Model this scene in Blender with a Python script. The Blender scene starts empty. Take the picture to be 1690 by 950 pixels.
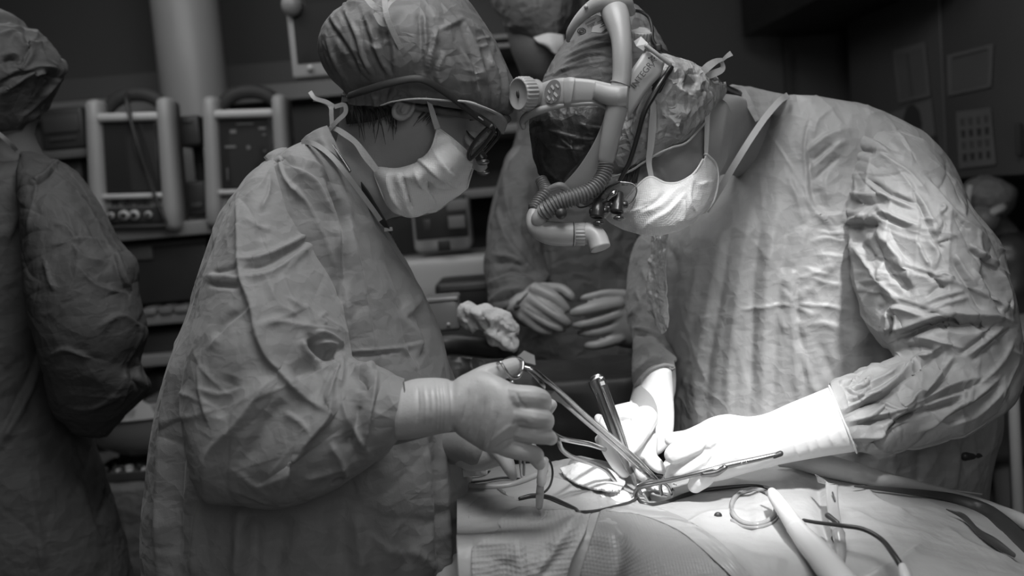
import bpy, math, random
import numpy as np
from mathutils import Vector
random.seed(4)
rng = np.random.default_rng(7)
C = bpy.context.scene.collection
SC = bpy.context.scene

# ---------------------------------------------------------------- camera, world, lights, exposure
FPX = 1643.0
PITCH, ROLL = math.radians(5.0), math.radians(4.8)
CAMP = np.array([0.0, 0.0, 1.42])
_F = np.array([0, math.cos(PITCH), -math.sin(PITCH)])
_R0 = np.array([1.0, 0, 0]); _U0 = np.array([0, math.sin(PITCH), math.cos(PITCH)])
_R = math.cos(ROLL)*_R0 - math.sin(ROLL)*_U0
_U = math.sin(ROLL)*_R0 + math.cos(ROLL)*_U0
cd = bpy.data.cameras.new('camera'); cam = bpy.data.objects.new('camera', cd); C.objects.link(cam)
from mathutils import Matrix
M = Matrix(((_R[0], _U[0], -_F[0], 0), (_R[1], _U[1], -_F[1], 0), (_R[2], _U[2], -_F[2], 0), (0, 0, 0, 1)))
cam.matrix_world = Matrix.Translation(Vector(CAMP)) @ M
cd.lens = 35.0; cd.sensor_width = 36.0; cd.clip_start = 0.05
cd.dof.use_dof = True; cd.dof.focus_distance = 1.42; cd.dof.aperture_fstop = 3.2
SC.camera = cam

w = bpy.data.worlds.new('world'); SC.world = w; w.use_nodes = True
w.node_tree.nodes['Background'].inputs[0].default_value = (1, 1, 1, 1)
w.node_tree.nodes['Background'].inputs[1].default_value = 0.10
SC.view_settings.view_transform = 'Standard'; SC.view_settings.look = 'None'
SC.view_settings.gamma = 1.0; SC.view_settings.exposure = 0.0
SC.view_settings.use_curve_mapping = False

def light(name, kind, loc, target, energy, **kw):
    l = bpy.data.lights.new(name, kind); l.energy = energy
    for k, v in kw.items(): setattr(l, k, v)
    o = bpy.data.objects.new(name, l); C.objects.link(o); o.location = loc
    o.rotation_euler = (Vector(target)-Vector(loc)).to_track_quat('-Z', 'Y').to_euler()
    return o
light('surgical_light', 'SPOT', (0.38, 0.44, 2.45), (0.27, 1.46, 0.98), 290, spot_size=math.radians(18.5), spot_blend=0.95, shadow_soft_size=0.07)
light('chest_fill_spot', 'SPOT', (0.92, 0.72, 2.35), (0.44, 1.62, 1.12), 190, spot_size=math.radians(14), spot_blend=1.0, shadow_soft_size=0.08)  # added spot that brightens the man's chest
light('ceiling_panel_front', 'AREA', (0.05, 0.95, 2.85), (0.1, 1.45, 1.0), 24, size=0.9)
light('frontal_fill', 'AREA', (0.5, -0.7, 2.1), (0.0, 1.5, 1.6), 7, size=0.9)  # added frontal fill from the camera side, not a ceiling panel
light('ceiling_panel_left', 'AREA', (-1.0, 2.6, 2.8), (-0.6, 3.4, 0.9), 12, size=1.2)

# ---------------------------------------------------------------- geometry helpers
def P(px, py, y):
    """point of the world plane y seen in direction (px, py)"""
    r = _F*FPX + _R*(px-845.0) + _U*(475.0-py)
    return CAMP + r*(y/r[1])
def PL(*pts): return np.array([P(*p) for p in pts])
def PIX(V):
    d = V - CAMP; z = d @ _F
    return np.stack([845.0 + FPX*(d @ _R)/z, 475.0 - FPX*(d @ _U)/z], 1)
def cr(pts, m, lin=False):
    """resample control rows (K, ...) to m rows (Catmull-Rom)"""
    p = np.asarray(pts, float); K = len(p)
    t = np.linspace(0, K-1, m); i = np.minimum(t.astype(int), K-2); f = t-i
    f = f.reshape((-1,)+(1,)*(p.ndim-1))
    p1, p2 = p[i], p[i+1]
    if lin: return p1*(1-f)+p2*f
    p0 = np.where((i > 0).reshape(f.shape), p[np.maximum(i-1, 0)], 2*p1-p2)
    p3 = np.where((i < K-2).reshape(f.shape), p[np.minimum(i+2, K-1)], 2*p2-p1)
    return 0.5*((2*p1)+(-p0+p2)*f+(2*p0-5*p1+4*p2-p3)*f**2+(-p0+3*p1-3*p2+p3)*f**3)
def grid_faces(m, n, closed):
    q = []
    a = np.arange(m-1)[:, None]*n; j = np.arange(n if closed else n-1)[None, :]; k = (j+1) % n
    f = np.stack([a+j, a+k, a+n+k, a+n+j], -1).reshape(-1, 4)
    return f
class G:
    def __init__(s): s.V = []; s.F = []; s.n = 0
    def add(s, V, F):
        V = np.asarray(V, float).reshape(-1, 3); s.V.append(V)
        for f in F: s.F.append([int(i)+s.n for i in f])
        s.n += len(V); return s
    def get(s): return np.concatenate(s.V), s.F
def kw_tag(o, label=None, cat=None, group=None, kind=None):
    if label: o['label'] = label
    if cat: o['category'] = cat
    if group: o['group'] = group
    if kind: o['kind'] = kind
    return o
def recalc(me):
    import bmesh
    b = bmesh.new(); b.from_mesh(me); bmesh.ops.recalc_face_normals(b, faces=b.faces); b.to_mesh(me); b.free()
def mk(name, g, mat, parent=None, smooth=True, label=None, cat=None, group=None, kind=None, origin=None, solid=0, fixn=True, sub=0):
    V, F = g.get() if isinstance(g, G) else g
    V = np.asarray(V, float)
    if parent is not None: org = np.array(parent['_o'])
    elif origin is not None: org = np.array(origin, float)
    else: org = np.array([(V[:, 0].min()+V[:, 0].max())/2, (V[:, 1].min()+V[:, 1].max())/2, V[:, 2].min()])
    me = bpy.data.meshes.new(name); me.from_pydata((V-org).tolist(), [], [list(map(int, f)) for f in F]); me.update()
    if fixn: recalc(me)
    if smooth: me.polygons.foreach_set('use_smooth', [True]*len(me.polygons))
    if mat: me.materials.append(mat)
    o = bpy.data.objects.new(name, me); C.objects.link(o)
    if parent is not None: o.parent = parent
    else: o.location = org
    o['_o'] = tuple(float(x) for x in org)
    if solid:
        m = o.modifiers.new('thickness', 'SOLIDIFY'); m.thickness = solid; m.offset = 0
    if sub:
        m = o.modifiers.new('subd', 'SUBSURF'); m.levels = sub; m.render_levels = sub
    return kw_tag(o, label, cat, group, kind)
def thing(name, label, cat, org, group=None):
    o = bpy.data.objects.new(name, None); C.objects.link(o); o.location = org; o.empty_display_size = .05
    o['_o'] = tuple(float(x) for x in org); return kw_tag(o, label, cat, group)

def ring(A, B, y, t, t2=None, dy=0.0, n=64, e=1.0):
    """closed section between silhouette points A and B (pixels) round the depth y"""
    a = P(A[0], A[1], y); b = P(B[0], B[1], y+dy); c = (a+b)/2; h = (b-a)/2
    D = c-CAMP; D = D/np.linalg.norm(D); hn = h/np.linalg.norm(h); D = D-hn*(D@hn); D /= np.linalg.norm(D)
    th = np.linspace(0, 2*math.pi, n, endpoint=False) + math.pi
    cs, sn = np.cos(th), np.sin(th)
    cs = np.sign(cs)*np.abs(cs)**e; sn = np.sign(sn)*np.abs(sn)**e
    tt = np.where(sn > 0, t if t2 is None else t2, t)
    return c + np.outer(cs, h) + np.outer(sn*tt, D)
def loft(rings, m, cap0=True, cap1=True, lin=False, dome=0.0):
    R = cr(np.array(rings), m, lin); n = R.shape[1]
    V = R.reshape(-1, 3); F = grid_faces(m, n, True).tolist(); V = list(V)
    for on, k, s in ((cap0, 0, -1), (cap1, m-1, 1)):
        if not on: continue
        c = R[k].mean(0); d = R[k].mean(0)-R[k-s].mean(0); d = d/(np.linalg.norm(d)+1e-9)
        r = np.linalg.norm(R[k]-c, axis=1).mean(); base = k*n
        if dome:
            prev = [base+j for j in range(n)]
            for q in (0.35, 0.65, 0.88):
                rr = c+(R[k]-c)*math.cos(q*math.pi/2)+d*r*dome*math.sin(q*math.pi/2)
                s0 = len(V); V.extend(rr); cur = [s0+j for j in range(n)]
                for j in range(n): F.append([prev[j], prev[(j+1) % n], cur[(j+1) % n], cur[j]])
                prev = cur
            V.append(c+d*r*dome)
        else:
            prev = [base+j for j in range(n)]; V.append(c)
        ci = len(V)-1
        for j in range(n): F.append([prev[j], prev[(j+1) % n], ci])
    return np.array(V), F
def tube(pts, r, n=12, seg=6, dome=1.0, lin=False, flat=None, up=None, caps=True):
    p = np.asarray(pts, float); K = len(p); m = (K-1)*seg+1 if not lin else K
    rr = np.full(K, r) if np.isscalar(r) else np.asarray(r, float)
    p = cr(p, m) if not lin else p; rr = cr(rr, m) if not lin else rr
    T = np.gradient(p, axis=0); T /= np.linalg.norm(T, axis=1)[:, None]+1e-12
    u = np.array(up if up is not None else (0.1, 0.3, 1.0), float); u -= T[0]*(u@T[0]); u /= np.linalg.norm(u)
    th = np.linspace(0, 2*math.pi, n, endpoint=False); R = []
    for i in range(m):
        u = u-T[i]*(u@T[i]); u /= np.linalg.norm(u); v = np.cross(T[i], u)
        fa = 1.0 if flat is None else flat
        R.append(p[i]+rr[i]*(np.outer(np.cos(th), u)+fa*np.outer(np.sin(th), v)))
    return loft(R, m, caps, caps, lin=True, dome=dome)
def tpx(pts, **k):
    """tube through (px, py, depth, radius in px)"""
    return tube([P(a, b, c) for a, b, c, r in pts], [r*c/FPX for a, b, c, r in pts], **k)
def box(c, s, ax=None):
    c = np.array(c, float); A = np.eye(3) if ax is None else np.array(ax)
    V = [c+A.T@(np.array([i, j, k])*np.array(s)/2) for i in (-1, 1) for j in (-1, 1) for k in (-1, 1)]
    return np.array(V), [[0, 1, 3, 2], [4, 6, 7, 5], [0, 4, 5, 1], [2, 3, 7, 6], [0, 2, 6, 4], [1, 5, 7, 3]]
def rbox(c, s, r, ax=None, seg=3):
    """rounded box as a superellipsoid-like bevelled block"""
    import bmesh
    b = bmesh.new(); bmesh.ops.create_cube(b, size=1.0)
    for v in b.verts: v.co = Vector((v.co.x*s[0], v.co.y*s[1], v.co.z*s[2]))
    bmesh.ops.bevel(b, geom=list(b.edges), offset=min(r, min(s)*0.49), segments=seg, affect='EDGES', profile=0.5)
    A = np.eye(3) if ax is None else np.array(ax)
    V = np.array([v.co[:] for v in b.verts]) @ A + np.array(c); b.verts.index_update()
    F = [[v.index for v in f.verts] for f in b.faces]; b.free(); return V, F
def plate(poly, th, nrm=None):
    """flat polygon (3D points) given thickness away from the camera"""
    p = np.asarray(poly, float); n = len(p)
    if nrm is None: nrm = p.mean(0)-CAMP
    nrm = np.array(nrm, float); nrm /= np.linalg.norm(nrm)
    V = np.concatenate([p, p+nrm*th]); F = [list(range(n)), list(range(2*n-1, n-1, -1))]
    for i in range(n): j = (i+1) % n; F.append([i, j, n+j, n+i])
    return V, F
def ell(c, r, ax=None, n=24, m=16):
    th = np.linspace(0, math.pi, m)[1:-1]; ph = np.linspace(0, 2*math.pi, n, endpoint=False)
    A = np.eye(3) if ax is None else np.array(ax); V = []
    for t in th:
        for q in ph: V.append((math.sin(t)*math.cos(q), math.sin(t)*math.sin(q), math.cos(t)))
    V.append((0, 0, 1)); V.append((0, 0, -1)); V = np.array(V)*np.array(r) @ A + np.array(c)
    F = grid_faces(m-2, n, True).tolist(); a = len(V)-2
    for j in range(n):
        F.append([j, (j+1) % n, a]); b0 = (m-3)*n; F.append([b0+j, b0+(j+1) % n, a+1])
    return V, F
def patch(top, right, bot, left, m=60, n=60):
    """Coons patch from four boundary polylines of (px,py,y); returns grid"""
    def L(x, k): return cr(PL(*x), k)
    T, B, Lf, Rt = L(top, n), L(bot, n), L(left, m), L(right, m)
    u = np.linspace(0, 1, n)[None, :, None]; v = np.linspace(0, 1, m)[:, None, None]
    S = (1-v)*T[None]+v*B[None]+(1-u)*Lf[:, None]+u*Rt[:, None]
    S -= (1-u)*(1-v)*T[0]+u*(1-v)*T[-1]+(1-u)*v*B[0]+u*v*B[-1]
    return S
def gridmesh(S):
    m, n = S.shape[:2]; return S.reshape(-1, 3), grid_faces(m, n, False).tolist()
def surf(rows, m, n):
    """smooth surface through a control net of 3D points"""
    a = cr(np.array(rows), m); return cr(a.transpose(1, 0, 2), n).transpose(1, 0, 2)
def remesh(V, F, voxel, smooth=6, factor=0.5):
    me = bpy.data.meshes.new('tmp'); me.from_pydata(np.asarray(V).tolist(), [], [list(map(int, f)) for f in F]); recalc(me)
    o = bpy.data.objects.new('tmp', me); C.objects.link(o)
    r = o.modifiers.new('r', 'REMESH'); r.mode = 'VOXEL'; r.voxel_size = voxel; r.adaptivity = 0
    s = o.modifiers.new('s', 'SMOOTH'); s.iterations = smooth; s.factor = factor
    dg = bpy.context.evaluated_depsgraph_get(); dg.update(); e = o.evaluated_get(dg); m2 = e.to_mesh()
    V2 = np.empty(len(m2.vertices)*3); m2.vertices.foreach_get('co', V2); F2 = [list(p.vertices) for p in m2.polygons]
    e.to_mesh_clear(); bpy.data.objects.remove(o); bpy.data.meshes.remove(me)
    return V2.reshape(-1, 3), F2
def normals(V, F):
    N = np.zeros_like(V); Q = np.array([f if len(f) == 4 else [f[0], f[1], f[2], f[2]] for f in F if len(f) in (3, 4)])
    n = np.cross(V[Q[:, 2]]-V[Q[:, 0]], V[Q[:, 3]]-V[Q[:, 1]])
    for k in range(4): np.add.at(N, Q[:, k], n)
    return N/(np.linalg.norm(N, axis=1)[:, None]+1e-15)
def sculpt(VF, strokes, both=False, outward=None):
    """press folds into the cloth: strokes = (amp mm, width left px, width right px, power, points)"""
    V, F = VF; V = np.array(V, float); N = normals(V, F)
    c = V.mean(0); 
    if np.mean(np.einsum('ij,ij->i', N, V-c)) < 0: N = -N
    px = PIX(V); view = CAMP-V; view /= np.linalg.norm(view, axis=1)[:, None]
    fc = np.clip(np.einsum('ij,ij->i', N, view)*3.0+0.15, 0, 1)
    if both: fc[:] = 1
    D = np.zeros(len(V))
    for amp, wl, wr, pw, pts in strokes:
        q = cr(np.array(pts, float), max(2, (len(pts)-1)*5+1)) if len(pts) > 2 else np.array(pts, float)
        R = 4*max(wl, wr); lo, hi = q.min(0)-R, q.max(0)+R
        idx = np.where((px[:, 0] > lo[0]) & (px[:, 0] < hi[0]) & (px[:, 1] > lo[1]) & (px[:, 1] < hi[1]) & (fc > 0))[0]
        if not len(idx): continue
        p = px[idx]; best = np.full(len(idx), 1e9); sd = np.zeros(len(idx)); tt = np.zeros(len(idx))
        seg = np.diff(q, axis=0); L = np.linalg.norm(seg, axis=1); cum = np.concatenate([[0], np.cumsum(L)])
        for i in range(len(seg)):
            d = p-q[i]; t = np.clip((d@seg[i])/(L[i]**2+1e-9), 0, 1); r = d-t[:, None]*seg[i]
            dist = np.linalg.norm(r, axis=1); up = dist < best
            cross = seg[i][0]*r[:, 1]-seg[i][1]*r[:, 0]
            best[up] = dist[up]; sd[up] = cross[up]; tt[up] = ((cum[i]+t*L[i])/cum[-1])[up]
        wd = np.where(sd < 0, wl, wr); taper = np.clip(np.minimum(tt, 1-tt)*5+0.12, 0, 1)**0.8
        D[idx] += amp*0.001*np.exp(-(best/wd)**pw)*taper
    V += N*(D*fc)[:, None]
    return V, F
def vnoise(p, seed=0):
    """smooth value noise of points (N,3)"""
    i = np.floor(p).astype(np.int64); f = p-i; f = f*f*(3-2*f); out = 0
    for a in (0, 1):
        for b in (0, 1):
            for c in (0, 1):
                h = ((i[:, 0]+a)*73856093) ^ ((i[:, 1]+b)*19349663) ^ ((i[:, 2]+c)*83492791) ^ (seed*2654435761)
                h = (h ^ (h >> 13))*1274126177 & 0xffffffff; h = (h ^ (h >> 16)) & 0xffff
                wgt = (f[:, 0] if a else 1-f[:, 0])*(f[:, 1] if b else 1-f[:, 1])*(f[:, 2] if c else 1-f[:, 2])
                out = out+wgt*h/65535.0
    return out
def crumple(VF, amp, scale, seed=0, aniso=(1, 1, 1), oct=3, ridge=True):
    """creased-paper relief along the normals"""
    V, F = VF; V = np.array(V, float); N = normals(V, F); D = np.zeros(len(V)); a = 1.0
    if np.mean(np.einsum('ij,ij->i', N, V-V.mean(0))) < 0: N = -N
    p = V*np.array(aniso)*scale
    p = p + 0.6*np.stack([vnoise(p*0.7+9, seed+5), vnoise(p*0.7+31, seed+6), vnoise(p*0.7+57, seed+7)], 1)
    for k in range(oct):
        n = vnoise(p*(1.9**k), seed+k*11)
        D += a*((1-2*np.abs(2*n-1)) if ridge else (2*n-1)); a *= 0.5
    return V+N*(D*amp*0.001)[:, None], F

def creases(VF, amp, freq, width, seed=0, count=9, aniso=(1, 1, 1)):
    """long straight sharp creases that come and go, as in cloth unfolded from a packet"""
    V, F = VF; V = np.array(V, float); N = normals(V, F); D = np.zeros(len(V)); r = np.random.default_rng(seed)
    if np.mean(np.einsum('ij,ij->i', N, V-V.mean(0))) < 0: N = -N
    P0 = V*np.array(aniso); wp = np.stack([vnoise(P0*5, seed+k) for k in range(3)], 1)*.05
    for k in range(count):
        d = r.normal(size=3)*np.array((1, .6, 1)); d /= np.linalg.norm(d); f = freq*r.uniform(.6, 1.6)
        t = (P0+wp) @ d*f+r.random()*7; q = t-np.floor(t)-.5; dist = np.abs(q)/f
        side = np.where(q > 0, 2.4, 1.0)*width
        m = np.clip((vnoise(P0*freq*1.1+k*13.7, seed+k*7)-.56)*7, 0, 1)
        D += r.choice((-.7, 1.0))*np.exp(-dist/side)*m
    return V+N*(D*amp*.001)[:, None], F

# ---------------------------------------------------------------- materials (the photograph is monochrome: all greys)
def mat(name, g, rough=0.6, metal=0.0, var=0.06, vs=6.0, bumps=(), trans=0.0, alpha=None, spec=0.5, sheen=0.0, sss=0.0, coat=0.0):
    m = bpy.data.materials.new(name); m.use_nodes = True; nt = m.node_tree; N = nt.nodes; L = nt.links
    b = N['Principled BSDF']; b.inputs['Roughness'].default_value = rough; b.inputs['Metallic'].default_value = metal
    b.inputs['Specular IOR Level'].default_value = spec
    if sheen: b.inputs['Sheen Weight'].default_value = sheen
    if coat: b.inputs['Coat Weight'].default_value = coat; b.inputs['Coat Roughness'].default_value = 0.15
    if trans: b.inputs['Transmission Weight'].default_value = trans
    if sss: b.inputs['Subsurface Weight'].default_value = sss; b.inputs['Subsurface Radius'].default_value = (.01, .01, .01); b.inputs['Subsurface Scale'].default_value = 0.6
    if alpha is not None: b.inputs['Alpha'].default_value = alpha
    tc = N.new('ShaderNodeTexCoord'); nz = N.new('ShaderNodeTexNoise'); nz.inputs['Scale'].default_value = vs; nz.inputs['Detail'].default_value = 5
    L.new(tc.outputs['Object'], nz.inputs['Vector'])
    mr = N.new('ShaderNodeMapRange'); mr.inputs[3].default_value = g*(1-var); mr.inputs[4].default_value = g*(1+var); mr.inputs[1].default_value = .3; mr.inputs[2].default_value = .7
    L.new(nz.outputs['Fac'], mr.inputs[0])
    cc = N.new('ShaderNodeCombineColor')
    for i in range(3): L.new(mr.outputs[0], cc.inputs[i])
    L.new(cc.outputs[0], b.inputs['Base Color'])
    prev = None
    for kind, scale, dist in bumps:
        if kind == 'noise':
            t = N.new('ShaderNodeTexNoise'); t.inputs['Scale'].default_value = scale; t.inputs['Detail'].default_value = 4; out = t.outputs['Fac']
        elif kind == 'crease':
            t = N.new('ShaderNodeTexVoronoi'); t.feature = 'F1'; t.distance = 'MANHATTAN'; t.inputs['Scale'].default_value = scale; out = t.outputs['Distance']
        elif kind == 'dots':
            t = N.new('ShaderNodeTexVoronoi'); t.inputs['Randomness'].default_value = 0.0; t.inputs['Scale'].default_value = scale; out = t.outputs['Distance']
        else:
            t = N.new('ShaderNodeTexWave'); t.inputs['Scale'].default_value = scale; t.inputs['Distortion'].default_value = 0.2; t.bands_direction = 'DIAGONAL'; out = t.outputs['Fac']
        src = tc.outputs['Object']
        if kind == 'crease':
            n2 = N.new('ShaderNodeTexNoise'); n2.inputs['Scale'].default_value = scale*0.7; n2.inputs['Detail'].default_value = 2
            L.new(src, n2.inputs['Vector']); vm = N.new('ShaderNodeVectorMath'); vm.operation = 'MULTIPLY_ADD'; vm.inputs[1].default_value = (1.0/scale,)*3
            L.new(n2.outputs['Color'], vm.inputs[0]); L.new(src, vm.inputs[2]); src = vm.outputs[0]
        L.new(src, t.inputs['Vector'])
        bp = N.new('ShaderNodeBump'); bp.inputs['Distance'].default_value = dist; bp.inputs['Strength'].default_value = 1.0
        L.new(out, bp.inputs['Height'])
        if prev: L.new(prev, bp.inputs['Normal'])
        prev = bp.outputs['Normal']
    if prev: L.new(prev, b.inputs['Normal'])
    return m
MG = {
 'gown': mat('gown_fabric', .23, .62, bumps=(('crease', 20, .0032), ('crease', 47, .0010), ('noise', 900, .0002)), spec=.35, sheen=.15),
 'gown_near': mat('gown_fabric_near', .21, .6, bumps=(('crease', 14, .004), ('noise', 45, .0012), ('noise', 900, .0002)), spec=.35, sheen=.15),
 'gown_bright': mat('gown_fabric_light', .30, .5, bumps=(('crease', 18, .0024), ('crease', 45, .0010), ('noise', 900, .0002)), spec=.45),
 'glove_far': mat('far_latex_glove', .30, .45, bumps=(('noise', 50, .001),)),
 'black_soft': mat('black_satin_plastic', .02, .55, spec=.3),
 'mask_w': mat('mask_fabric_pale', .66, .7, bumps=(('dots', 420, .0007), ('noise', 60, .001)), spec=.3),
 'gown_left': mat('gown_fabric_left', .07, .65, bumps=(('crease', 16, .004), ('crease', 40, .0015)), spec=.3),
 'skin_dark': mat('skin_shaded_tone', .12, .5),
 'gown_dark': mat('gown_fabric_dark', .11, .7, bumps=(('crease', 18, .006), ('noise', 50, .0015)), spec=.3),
 'glossy': mat('glossy_sheet', .75, .18, bumps=(('crease', 55, .004), ('noise', 60, .003)), spec=.8),  # pale tone stands in for the key lamp's glare on this strip
 'piping': mat('binding_tape', .42, .6, bumps=(('noise', 300, .0005),)),
 'cap_shade': mat('cap_shade_fabric', .03, .45, bumps=(('crease', 25, .004), ('noise', 70, .002)), spec=.4),
 'cap': mat('cap_fabric', .13, .55, bumps=(('crease', 30, .003), ('noise', 70, .001)), spec=.4),
 'cap_light': mat('cap_sheer_fabric', .36, .5, var=.3, vs=30, bumps=(('crease', 45, .006), ('noise', 100, .002)), spec=.5),
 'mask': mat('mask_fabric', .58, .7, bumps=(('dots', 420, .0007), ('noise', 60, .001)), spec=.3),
 'mask_edge': mat('mask_edge_fabric', .62, .6, bumps=(('noise', 200, .0004),)),
 'skin': mat('skin', .30, .5, sss=.15, var=.08, vs=14, bumps=(('noise', 250, .0003), ('noise', 30, .0008))),
 'hair': mat('dark_hair', .025, .4),
 'glove': mat('latex_glove', .50, .42, sss=.1, bumps=(('noise', 55, .0012), ('noise', 400, .0002))),
 'glove_white': mat('white_latex_glove', .72, .45, sss=.1, bumps=(('noise', 50, .0012),)),
 'black': mat('black_plastic', .02, .3), 'black_matt': mat('black_matt', .025, .7),
 'shell': mat('headset_plastic', .36, .38, var=.02, bumps=(('noise', 300, .0001),)),
 'shell_dk': mat('headset_grey_plastic', .24, .4, var=.02),
 'steel': mat('brushed_steel', .5, .22, metal=1, var=.1, vs=60), 'steel_dk': mat('dark_steel', .22, .3, metal=1, var=.1),
 'hose': mat('ribbed_hose', .16, .3, spec=.6), 'lens': mat('dark_lens', .03, .05, spec=.8), 'glass': mat('clear_lens', .6, .05, trans=.9, spec=.5),
 'drape': mat('drape_film', .37, .4, var=.05, vs=5, bumps=(('noise', 26, .003), ('crease', 9, .003)), spec=.4),
 'towel': mat('dotted_towel', .38, .8, bumps=(('dots', 190, .0015), ('noise', 30, .002))),
 'sheet2': mat('grey_folded_sheet', .27, .45, bumps=(('dots', 260, .0008), ('crease', 9, .003))),
 'sheet': mat('film_sheet', .36, .3, bumps=(('crease', 14, .004),), spec=.5),
 'gauze': mat('gauze', .66, .9, bumps=(('noise', 180, .002), ('noise', 50, .003))),
 'wound': mat('wound_tissue', .10, .15, var=.5, vs=50, bumps=(('noise', 90, .004),)),
 'white_pl': mat('white_plastic', .62, .35, var=.02), 'clear_tube': mat('clear_tube', .45, .12, trans=.45, spec=.6),
 'cable': mat('cable_rubber', .03, .35),
 'wall': mat('wall_paint', .07, .7, var=.05, vs=1.2, bumps=(('noise', 90, .0004),)),
 'wall_lt': mat('rail_paint', .10, .6, var=.04), 'wall_rt': mat('cabinet_laminate', .085, .5, var=.04),
 'column': mat('column_paint', .25, .45, var=.03), 'floor': mat('floor_vinyl', .10, .35, var=.1),
 'device': mat('device_plastic', .30, .45, var=.03), 'device_lt': mat('device_light_plastic', .46, .35, var=.02), 'shelf': mat('shelf_metal', .20, .4, var=.03),
 'dark': mat('dark_equipment', .022, .5, var=.2), 'dark2': mat('dark_panel', .04, .4, var=.2), 'paper': mat('paper', .13, .8, var=.06), 'print': mat('dark_print', .035, .8),
 'screen': mat('screen_glass', .03, .08, var=.02, spec=.8), 'icon': mat('pale_marks', .16, .5), 'basin': mat('basin_plastic', .20, .4), 'box': mat('clear_box_plastic', .30, .25, trans=.35),
}
# ---------------------------------------------------------------- the room
def bxp(l, t, r, b, y, d):
    """upright world-aligned block whose front face spans these pixels at depth y"""
    c = P((l+r)/2, (t+b)/2, y); wd = (r-l)*y/FPX; h = (b-t)*y/FPX
    return np.array([c[0], y+d/2, c[2]]), (wd, d, h)
def bpart(name, l, t, r, b, y, d, m, parent=None, rad=0.004, **k):
    c, s = bxp(l, t, r, b, y, d); return mk(name, rbox(c, s, rad), m, parent, **k)
mk('floor', box((0, 2.2, -.025), (7, 6.6, .05)), MG['floor'], kind='structure', smooth=False)
mk('ceiling', box((0, 2.2, 3.03), (7, 6.6, .06)), MG['wall'], kind='structure', smooth=False)
mk('wall_back', box((-.2, 4.65, 1.5), (6.6, .1, 3.0)), MG['wall'], kind='structure', smooth=False)
mk('wall_left', box((-3.4, 2.2, 1.5), (.1, 6.4, 3.0)), MG['wall'], kind='structure', smooth=False)
mk('wall_right', box((3.1, 2.2, 1.5), (.1, 6.4, 3.0)), MG['wall'], kind='structure', smooth=False)
c = P(1296, 90, 4.6); mk('trim_1', box((c[0], 4.585, 1.5), (.03, .03, 3.0)), MG['dark2'], kind='structure', smooth=False)
for i, (t, b, m_) in enumerate(((116, 150, 'wall_lt'), (152, 178, 'column'))):
    c0 = P(300, (t+b)/2, 4.5); mk('trim_%d' % (i+2), box((c0[0]-.3, 4.55, c0[2]), (3.2, .1, (b-t)*4.5/FPX)), MG[m_], kind='structure', smooth=False)
# pale round column behind the monitors
cx = P(315, 100, 3.95)
th = np.linspace(0, 2*math.pi, 48, endpoint=False)
V, F = loft([np.stack([cx[0]+.128*np.cos(th), 3.95+.128*np.sin(th), np.full(48, z)], 1) for z in (0, 1, 2, 3)], 4, lin=True)
mk('column', (V, F), MG['column'], label='thick pale round column rising behind the two white monitors', cat='column')

# rack of shelves at the back left
rk = thing('equipment_rack', 'open metal rack carrying the monitors between the gowned figures on the left', 'rack', (P(260, 380, 3.45)[0], 3.65, 0))
zs = []
for k, (px, py, th_) in enumerate(((270, 380, .05), (275, 528, .035), (270, 596, .04), (260, 800, .04))):
    c0 = P(px, py, 3.4); zs.append(c0[2])
    mk('shelf', rbox((c0[0]-.02 if k else c0[0]+.0, 3.68, c0[2]), (1.5 if k == 0 else 1.3, .5, th_), .006), MG['shelf'], rk)
for sx in (-.68, .62):
    mk('upright', rbox((P(270, 380, 3.4)[0]+sx, 3.9, .66), (.04, .04, 1.32), .004), MG['dark2'], rk)
    mk('upright', rbox((P(270, 380, 3.4)[0]+sx, 3.5, zs[0]/2), (.04, .04, zs[0]), .004), MG['dark2'], rk)
mk('back_panel', rbox((P(270, 380, 3.4)[0], 3.94, zs[0]/2), (1.36, .02, zs[0]), .004), MG['dark2'], rk)
shelf_top = zs[0]+.026

def text_mesh(s, size, c, ax, m, parent, name='lettering', ext=.0006, bold=0.0):
    cu = bpy.data.curves.new('t', 'FONT'); cu.body = s; cu.size = size; cu.extrude = ext; cu.offset = bold; cu.align_x = 'CENTER'; cu.align_y = 'CENTER'
    o = bpy.data.objects.new('t', cu); C.objects.link(o); dg = bpy.context.evaluated_depsgraph_get(); e = o.evaluated_get(dg); me = e.to_mesh()
    V = np.array([v.co[:] for v in me.vertices]); F = [list(p.vertices) for p in me.polygons]; e.to_mesh_clear(); bpy.data.objects.remove(o)
    A = np.array(ax); return mk(name, (V @ A + np.array(c), F), m, parent, smooth=False, fixn=False)

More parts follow.
